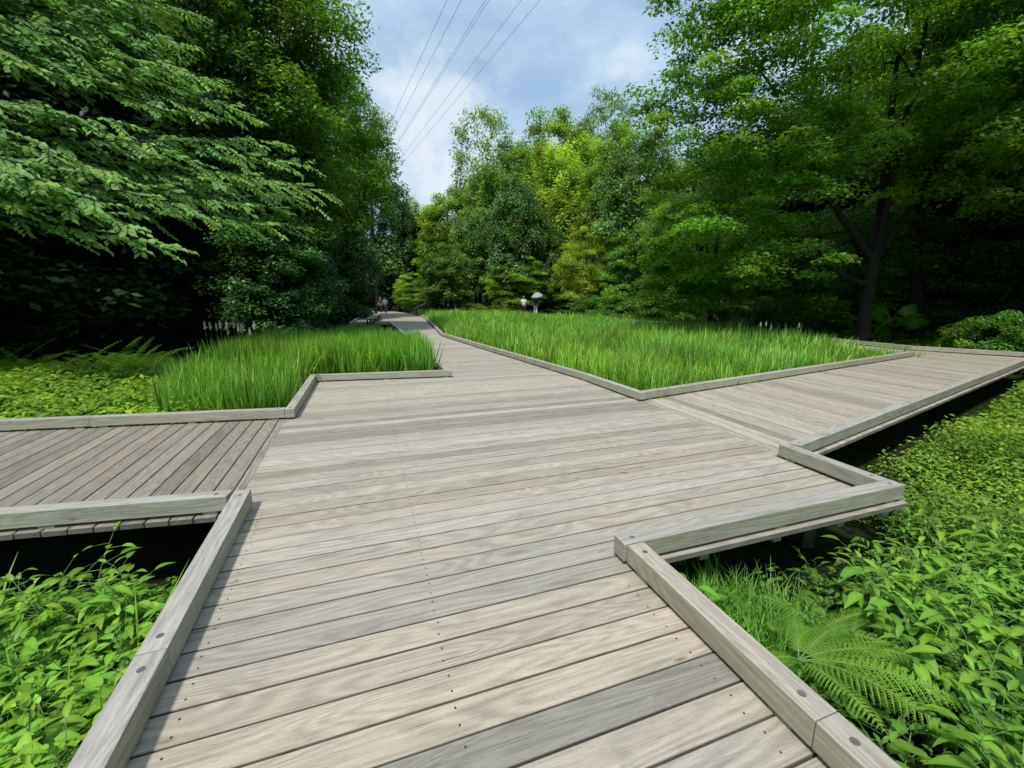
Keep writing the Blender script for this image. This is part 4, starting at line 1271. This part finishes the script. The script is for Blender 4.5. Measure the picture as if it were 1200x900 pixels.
bare_trunk(1140, 19, 1150, 0, .13, 'slim dark trunk beside the tree at the right edge')
bare_trunk(1085, 17, 1075, -20, .2, 'dark trunk between the forked trunk and the right edge')
bare_trunk(440, 40, 436, 250, .13, 'thin pale trunk behind the benches', M_BARK_PALE, False)

# ------------------------------------------------------------------ overhanging branches, upper left
def spray_tree():
    root = empty('overhanging_tree', (-12.5, 6.5, ground_z(-12.5, 6.5)))
    base = Vector(root.location)
    T = Tubes(); L = Leaves(); rnd = random.Random(5)
    trunk = [Vector((-12.5, 6.5, base.z)), Vector((-12.3, 6.6, 2.5)), Vector((-11.8, 6.8, 5.2)), Vector((-11.4, 7.0, 8.2)), Vector((-11.2, 7.2, 11.5))]
    T.add([p - base for p in trunk], [.36, .3, .26, .2, .12], 10)
    tips = []
    for (px, py, Y) in ((190, 285, 6.6), (150, 262, 6.4), (215, 240, 6.9), (110, 235, 6.2), (60, 215, 6.0), (20, 190, 5.9), (70, 175, 6.4), (130, 200, 6.6), (20, 240, 6.0),
                        (310, 262, 8.0), (280, 240, 7.8), (345, 215, 8.4), (300, 205, 8.2), (250, 210, 7.8), (355, 190, 8.6), (320, 165, 8.5), (265, 170, 8.2), (215, 185, 7.8), (170, 165, 7.4), (290, 135, 8.6), (235, 130, 8.2),
                        (180, 125, 7.8), (130, 140, 7.4), (75, 130, 7.0), (30, 120, 6.8), (250, 95, 8.6), (200, 85, 8.2), (150, 90, 7.8), (95, 90, 7.4), (40, 80, 7.0), (210, 50, 8.6), (160, 45, 8.2), (110, 50, 7.8), (55, 40, 7.4), (10, 30, 7.2),
                        (230, 15, 9), (175, 5, 8.6), (120, 5, 8.2), (60, 0, 7.8), (0, 70, 7), (370, 240, 9.6), (350, 265, 9.8), (385, 225, 10), (330, 245, 9.0), (0, 150, 6.3), (-30, 110, 6.3), (-40, 200, 6), (-40, 20, 7), (20, -20, 7.6), (90, -30, 8), (150, -35, 8.4), (210, -30, 9)):
        p = at_depth(px, py, Y)
        tips.append(p)
    for ti in tips:
        # limb from the trunk
        a = min(trunk, key=lambda q: abs(q.z - (ti.z - .8)) + .2 * (q - ti).length)
        mid = a.lerp(ti, .55) + Vector((rnd.gauss(0, .2), rnd.gauss(0, .25), .5 + rnd.gauss(0, .15)))
        pre = a.lerp(ti, .82) + Vector((rnd.gauss(0, .1), rnd.gauss(0, .15), .36 + rnd.gauss(0, .06)))
        T.add([p - base for p in (a, a.lerp(mid, .5) + Vector((0, 0, .15)), mid, pre, ti)], [.06, .04, .022, .012, .005], 6)
        path = [mid, pre, ti]
        hd = Vector((ti.x - a.x, ti.y - a.y, 0)).normalized(); sd = Vector((-hd.y, hd.x, 0))
        # twigs alternate along the last stretch, leaves two-ranked on them
        for k in range(15):
            t = k / 14
            q = mid.lerp(pre, t * 2) if t < .5 else pre.lerp(ti, (t - .5) * 2)
            for sgn in (-1, 1):
                if rnd.random() < .12: continue
                d = (hd * rnd.uniform(.5, 1.0) + sd * sgn * rnd.uniform(.35, .9) + Vector((0, 0, rnd.uniform(-.75, .15)))).normalized()
                ln = rnd.uniform(.35, .75) * (1.15 - .5 * t)
                e = q + d * ln + Vector((0, 0, -.10 * ln))
                T.add([p - base for p in (q, e)], [.006, .0025], 4)
                m = int(ln / .036)
                s2 = Vector((-d.y, d.x, 0)).normalized()
                tt = (np.arange(m) + .5) / m
                Pn = np.array(q - base)[None] + (np.array(e - q))[None] * tt[:, None]
                al = np.where(np.arange(m) % 2 == 0, 1, -1)[:, None]
                Yv = np.array(d)[None] * .75 + np.array(s2)[None] * al * .8 + np.array([[0, 0, -.22]]) + R.normal(0, .12, (m, 3))
                Nv = np.array([[.25, -.62, .8]]) + R.normal(0, .32, (m, 3))
                b = rnd.uniform(.8, 1.25) * R.uniform(.8, 1.2, m)
                w = rnd.gauss(0, .09) + .22 * t - .08; b = b * (.8 + .45 * t)
                L.add(OVATE2, Pn, Yv, Nv, R.uniform(.095, .15, m), np.stack([b * (1 + w), b, b * (1 - w)], 1), np.full(m, 1.0))
    link_mesh('crown', L.mesh('spray_crown'), M_LEAF_NEAR, root)
    link_mesh('trunk', T.mesh('spray_trunk'), M_BARK, root)
    tag(root, 'tree at the left edge whose long leafy branches hang over the left bed', 'tree')
spray_tree()

# ------------------------------------------------------------------ fan palm
def palm(px, Y, foot):
    p = at_depth(px, foot, Y); g = ground_z(p.x, Y)
    root = empty('fan_palm', (p.x, Y, g))
    T = Tubes(); T.add([(0, 0, 0), (0.03, 0, .5), (0, 0, 1.0)], [.12, .1, .08], 8)
    link_mesh('trunk', T.mesh('palm_trunk'), M_BARK, root)
    for k in range(11):
        az = k * 2.39; el = [1.2, .9, .7, .5, .8, .4, 1.0, .6, .35, .75, .5][k]
        d = Vector((math.cos(az) * math.cos(el), math.sin(az) * math.cos(el), math.sin(el)))
        c = Vector((0, 0, 1.0)) + d * random.uniform(.5, .75)
        S = Tubes(); S.add([(0, 0, 1.0), tuple(c)], [.012, .008], 5)
        L = Leaves()
        side = d.cross(Vector((0, 0, 1))).normalized(); up = side.cross(d).normalized()
        m = 26
        an = np.linspace(-1.9, 1.9, m)
        Yv = np.cos(an)[:, None] * np.array(d)[None] + np.sin(an)[:, None] * np.array(side)[None]
        ppl = (.62 * (1 - .1 * np.abs(an)))
        L.add(LANCE, np.tile(np.array(c), (m, 1)), Yv, np.tile(np.array(up), (m, 1)), ppl, R.uniform(.8, 1.2, (m, 1)) * np.array([[1.3, 1.5, 1.5]]), np.full(m, .24))
        o = link_mesh('fan_leaf', L.mesh('fan_leaf'), M_HERB, root)
        link_mesh('leaf_stalk', S.mesh('leaf_stalk'), M_STEM, o)
    tag(root, 'fan palm with spiky leaves at the foot of the dark right-hand wood', 'palm')
palm(1048, 16.5, 372)

# ------------------------------------------------------------------ benches
def bench(p, ang, L_, label):
    root = empty('bench', (p[0], p[1], 0), ang)
    mt = M_BEAM
    def bx(name, x0, x1, y0, y1, z0, z1, parent=root, m=mt):
        o = beam(name, ((x0), (y0 + y1) / 2), ((x1), (y0 + y1) / 2), abs(y1 - y0), z1 - z0, z0, mat=m, parent=parent, bevel=.004, br=.85); return o
    for k in range(3): bx('seat_slat', 0, L_, -.21 + k * .145, -.21 + k * .145 + .13, .38, .43)
    M_DK = M_SCREW
    for x in (.25, L_ - .25):
        for y in (-.15, .15): bx('leg', x - .04, x + .04, y - .04, y + .04, 0, .375, m=M_DK)
        bx('cross_bar', x - .035, x + .035, -.2, .2, .335, .378, m=M_DK)
    tag(root, label, 'bench', 'benches beside the path')
b0 = Vector(G(434, 382.5)); b1 = Vector(G(444, 373.5))
bd = (b1 - b0); ang = math.atan2(bd.y, bd.x); Lb = bd.length
bench(b0, ang, 2.6, 'nearest slatted timber bench beside the far path')
bench(b0 + bd.normalized() * 2.9, ang, 2.6, 'second slatted timber bench, behind the nearest one')
bench(b0 + bd.normalized() * 5.8, ang, 2.6, 'farthest slatted timber bench in the row')

# ------------------------------------------------------------------ information board
def info_board():
    p = R_pts[7] + Vector((.15, -.4))
    root = empty('information_board', (p.x, p.y, -0.6), math.radians(15))
    def box(name, sx, sy, sz, loc, rot, mat, par=root):
        bm = bmesh.new(); bmesh.ops.create_cube(bm, size=1, matrix=Matrix.Diagonal((sx, sy, sz, 1)))
        bmesh.ops.bevel(bm, geom=bm.edges[:], offset=.006, segments=1, affect='EDGES')
        me = bpy.data.meshes.new(name); bm.to_mesh(me); bm.free()
        o = link_mesh(name, me, mat, par); o.location = loc; o.rotation_euler = rot; return o
    dk = simple_mat('brown_post', (.05, .04, .035), .7)
    box('post', .12, .12, 1.35, (-.35, 0, .675), (0, 0, 0), dk)
    box('post', .12, .12, 1.35, (.35, 0, .675), (0, 0, 0), dk)
    t = box('tray', 1.25, .7, .06, (0, 0, 1.45), (math.radians(8), math.radians(-24), 0), simple_mat('tray_grey', (.06, .055, .05), .6))
    s = box('panel', 1.1, .56, .01, (0, 0, .037), (0, 0, 0), simple_mat('panel_face', (.16, .17, .15), .5, 8), t)
    tag(root, 'sloping information board on dark posts at the bend of the far path', 'information board')
info_board()

# ------------------------------------------------------------------ people
def skin_chain(name, verts, edges, mat, parent, root_i=0, sub=1):
    me = bpy.data.meshes.new(name)
    me.from_pydata([v[0] for v in verts], edges, [])
    o = bpy.data.objects.new(name, me)
    COL.objects.link(o); o.parent = parent
    sm = o.modifiers.new('skin', 'SKIN')
    for i, v in enumerate(verts):
        r = v[1]
        me.skin_vertices[0].data[i].radius = r if isinstance(r, tuple) else (r, r)
    me.skin_vertices[0].data[root_i].use_root = True
    ss = o.modifiers.new('sub', 'SUBSURF'); ss.levels = sub; ss.render_levels = sub
    me.materials.append(mat)
    return o

def person(loc, rz, shirt, trousers, label, hair=(.02, .016, .012), hat=None, arm='down', scale=1.0, short=False):
    root = empty('person', loc, rz, (scale,) * 3)
    sk = simple_mat('skin', (.42, .26, .18), .6, 20, .05, 0)
    ms = simple_mat('shirt', shirt, .9, 25, .12, .1); mt = simple_mat('trousers', trousers, .9, 25, .12, .1)
    st = .14
    ra = [(.24, .02, 1.14), (.27, -.16, 1.02)] if arm == 'down' else [(.26, -.06, 1.18), (.20, -.22, 1.32)]
    V = [((0, 0, .95), .13), ((0, 0, 1.15), (.14, .11)), ((0, 0, 1.36), (.16, .10)), ((0, -.005, 1.47), .055), ((0, -.01, 1.54), .07), ((0, -.012, 1.63), .095), ((0, -.005, 1.70), .075),
         ((.17, 0, 1.40), .055), (ra[0], .042), (ra[1], .032), ((ra[1][0] - .01, ra[1][1] - .07, ra[1][2] - .02), .03),
         ((-.17, 0, 1.40), .055), ((-.24, .03, 1.14), .042), ((-.25, -.05, .90), .032), ((-.25, -.07, .81), .03),
         ((.09, 0, .88), .09), ((.10, -st, .50), .062), ((.10, -st * .7, .09), .042), ((.10, -st * .7 - .13, .045), .035),
         ((-.09, 0, .88), .09), ((-.10, st * .6, .50), .062), ((-.10, st * 1.5, .10), .042), ((-.10, st * 1.5 - .12, .045), .035)]
    E = [(0, 1), (1, 2), (2, 3), (3, 4), (4, 5), (5, 6), (2, 7), (7, 8), (8, 9), (9, 10), (2, 11), (11, 12), (12, 13), (13, 14), (0, 15), (15, 16), (16, 17), (17, 18), (0, 19), (19, 20), (20, 21), (21, 22)]
    skin_chain('body', V, E, sk, root, 0)
    sh = [((0, 0, .93), (.155, .125)), ((0, 0, 1.15), (.16, .125)), ((0, 0, 1.37), (.175, .115)), ((0, 0, 1.43), .08), ((.175, 0, 1.405), .072), ((.175 * .3 + ra[0][0] * .7, ra[0][1] * .7, 1.40 * .3 + ra[0][2] * .7), .062), ((-.175, 0, 1.405), .072), ((-.235, .02, 1.19), .062)]
    skin_chain('shirt', sh, [(0, 1), (1, 2), (2, 3), (2, 4), (4, 5), (2, 6), (6, 7)], ms, root, 1)
    zk = .5
    tv = [((0, 0, .96), (.15, .12)), ((.09, 0, .86), .105), ((.10, -st, .50), .08), ((.10, -st * .72, .13), .065), ((-.09, 0, .86), .105), ((-.10, st * .6, .50), .08), ((-.10, st * 1.45, .14), .065)]
    te = [(0, 1), (1, 2), (2, 3), (0, 4), (4, 5), (5, 6)]
    skin_chain('trousers', tv, te, mt, root, 0)
    mh = simple_mat('hair', hat or hair, .8, 30, .1, .1)
    hv = [((0, .01, 1.68), .092), ((0, .02, 1.75), .078), ((0, .055, 1.62), .07)]
    skin_chain('hat' if hat else 'hair', hv, [(0, 1), (0, 2)], mh, root, 0)
    tag(root, label, 'person')
    return root

def umbrella(loc, label, col):
    root = empty('umbrella', loc)
    root.rotation_euler = (math.radians(14), math.radians(-10), 0)
    bm = bmesh.new()
    n = 8; rings = 4
    vs = []
    for r in range(rings + 1):
        t = r / rings
        row = []
        for k in range(n * 2):
            rad = .52 * t * (1.0 if k % 2 == 0 else .95)
            a = PI * k / n
            row.append(bm.verts.new((rad * math.cos(a), rad * math.sin(a), .30 * (1 - t ** 2) + (.0 if k % 2 == 0 else .015 * t))))
        vs.append(row)
    for r in range(rings):
        for k in range(n * 2):
            k2 = (k + 1) % (n * 2)
            try: bm.faces.new((vs[r][k], vs[r + 1][k], vs[r + 1][k2], vs[r][k2]))
            except ValueError: pass
    bmesh.ops.remove_doubles(bm, verts=bm.verts[:], dist=1e-5)
    me = bpy.data.meshes.new('canopy'); bm.to_mesh(me); bm.free()
    link_mesh('canopy', me, simple_mat('umbrella_cloth', col, .6, 6, .1, 0), root)
    T = Tubes(); T.add([(0, 0, .36), (0, 0, 0), (0, 0, -.55)], [.006, .006, .008], 6)
    link_mesh('shaft', T.mesh('shaft'), M_SCREW, root)
    T = Tubes(); T.add([(0, 0, -.55), (0, .02, -.62), (.02, .05, -.60)], [.012, .013, .01], 6)
    link_mesh('handle', T.mesh('umbrella_handle'), M_SCREW, root)
    tag(root, label, 'umbrella')

pz = 0.0
w1 = at_depth(613.5, 366, 38.0); w2 = at_depth(627.5, 367, 37.2)
person((w1.x, 38.0, pz), math.radians(190), (.75, .75, .74), (.03, .03, .035), 'person in a white shirt and dark trousers walking behind the reeds', hat=(.16, .17, .19), scale=.98)
person((w2.x, 37.2, pz), math.radians(170), (.03, .03, .035), (.55, .54, .52), 'person in a dark top and pale trousers holding a grey umbrella', arm='up', scale=.98)
umbrella((w2.x + .12, 36.95, pz + 1.72), 'grey umbrella held open over the walker in the dark top', (.30, .33, .38))
c1 = at_depth(446.5, 366, 44); c2 = at_depth(452, 367, 43)
person((c1.x, 44, 0), 0, (.03, .05, .10), (.03, .035, .05), 'person in navy clothes on the far end of the path', scale=.98)
person((c2.x, 43, 0), 0, (.55, .66, .60), (.12, .14, .15), 'person in a pale green shirt on the far end of the path', scale=.95)

# ------------------------------------------------------------------ overhead lines
wd = ray(391, 288).normalized()
M_WIRE = simple_mat('wire', (.50, .60, .76), .5, 1, .05, 0)
for i, (px, lab) in enumerate(((524, 'leftmost overhead power line crossing the sky gap'), (541, 'second overhead power line from the left'), (569, 'third overhead power line from the left, one of a close pair'), (573, 'fourth overhead power line from the left, one of a close pair'),
                (611, 'second overhead power line from the right'), (633, 'rightmost overhead power line crossing the sky gap'))):
    d = ray(px, 0); t = 30.0 / d.z
    P0 = Vector((0, 0, EYE)) + d * t
    pts = []
    for s in np.linspace(-80, 320, 40):
        q = P0 + wd * s; q.z += 0.00022 * (s - 30) ** 2 * .12
        pts.append(q)
    T = Tubes(); T.add(pts, [.024] * len(pts), 6)
    o = link_mesh('power_line', T.mesh('power_line'), M_WIRE)
    tag(o, lab, 'power line', 'overhead power lines')

# ------------------------------------------------------------------ cleanup of unused prototypes
for k, pr in PROTO.items():
    if pr.get('unused'):
        for c in KIDS[pr.name]: bpy.data.objects.remove(c)
        bpy.data.objects.remove(pr)
for o in list(bpy.data.objects):
    if o.type == 'EMPTY' and o.name.split('.')[0] in ('leafy_plant', 'fern') and 'label' not in o:
        for c in [c for c in bpy.data.objects if c.parent == o]: bpy.data.objects.remove(c)
        bpy.data.objects.remove(o)

# ------------------------------------------------------------------ light and sky
SUN = Vector((-0.18, -0.46, 0.87)).normalized()
sl = bpy.data.lights.new('sun', 'SUN'); sl.energy = 3.7; sl.angle = math.radians(5); sl.color = (1.0, .955, .88)
so = bpy.data.objects.new('sun', sl); COL.objects.link(so)
so.rotation_euler = (-SUN).to_track_quat('-Z', 'Y').to_euler()

w = bpy.data.worlds.new('World'); scene.world = w; w.use_nodes = True
nt = w.node_tree; nt.nodes.clear()
out = nt.nodes.new('ShaderNodeOutputWorld'); bg = nt.nodes.new('ShaderNodeBackground')
sky = nt.nodes.new('ShaderNodeTexSky'); sky.sky_type = 'NISHITA'; sky.sun_disc = False
sky.sun_elevation = math.asin(SUN.z); sky.sun_rotation = math.atan2(SUN.x, SUN.y)
sky.air_density = 1.0; sky.dust_density = 1.5; sky.ozone_density = 1.2
tc = nt.nodes.new('ShaderNodeTexCoord')
mp = nt.nodes.new('ShaderNodeMapping'); mp.inputs['Scale'].default_value = (1.0, 1.0, 2.0); mp.inputs['Location'].default_value = (3.1, 1.7, .4)
nt.links.new(tc.outputs['Generated'], mp.inputs[0])
c1n = noise_n(nt, mp.outputs[0], 2.4, 7, .55, .3)
cov = ramp(nt, c1n, [(.25, (.86, .86, .86)), (.5, (1, 1, 1))])
c2n = noise_n(nt, mp.outputs[0], 4.5, 6, .6, .2)
ccol = ramp(nt, c2n, [(.33, (4.2, 6.3, 9.0)), (.52, (5.8, 7.9, 10.2)), (.70, (9.2, 10.4, 11.4))])
col = mixrgb(nt, cov, sky.outputs[0], ccol)
cd_ = ray(512, 185).normalized()
dt = nt.nodes.new('ShaderNodeVectorMath'); dt.operation = 'DOT_PRODUCT'; dt.inputs[1].default_value = tuple(cd_)
nt.links.new(tc.outputs['Generated'], dt.inputs[0])
puff = ramp(nt, math_n(nt, 'ADD', dt.outputs['Value'], math_n(nt, 'MULTIPLY', math_n(nt, 'SUBTRACT', noise_n(nt, tc.outputs['Generated'], 9, 6, .6), .5), .05)), [(.982, (0, 0, 0)), (.999, (.85, .85, .85))])
col = mixrgb(nt, puff, col, (9.8, 10.6, 11.4))
nt.links.new(col, bg.inputs[0]); bg.inputs[1].default_value = .085
nt.links.new(bg.outputs[0], out.inputs[0])

# ------------------------------------------------------------------ camera and render settings
cam = bpy.data.cameras.new('camera'); co = bpy.data.objects.new('camera', cam); COL.objects.link(co)
co.location = (0, 0, EYE); co.rotation_euler = (PI / 2 - PITCH, 0, 0)
cam.sensor_fit = 'HORIZONTAL'; cam.sensor_width = 36; cam.lens = 36 * F / 1200
cam.clip_start = .05; cam.clip_end = 3000
scene.camera = co
scene.view_settings.view_transform = 'Standard'; scene.view_settings.look = 'None'; scene.view_settings.exposure = 0
scene.render.engine = 'CYCLES'
scene.cycles.use_denoising = True
scene.cycles.max_bounces = 6; scene.cycles.diffuse_bounces = 3; scene.cycles.glossy_bounces = 2; scene.cycles.transmission_bounces = 4; scene.cycles.transparent_max_bounces = 4
scene.cycles.sample_clamp_indirect = 4
scene.cycles.use_adaptive_sampling = True; scene.cycles.adaptive_threshold = 0.02
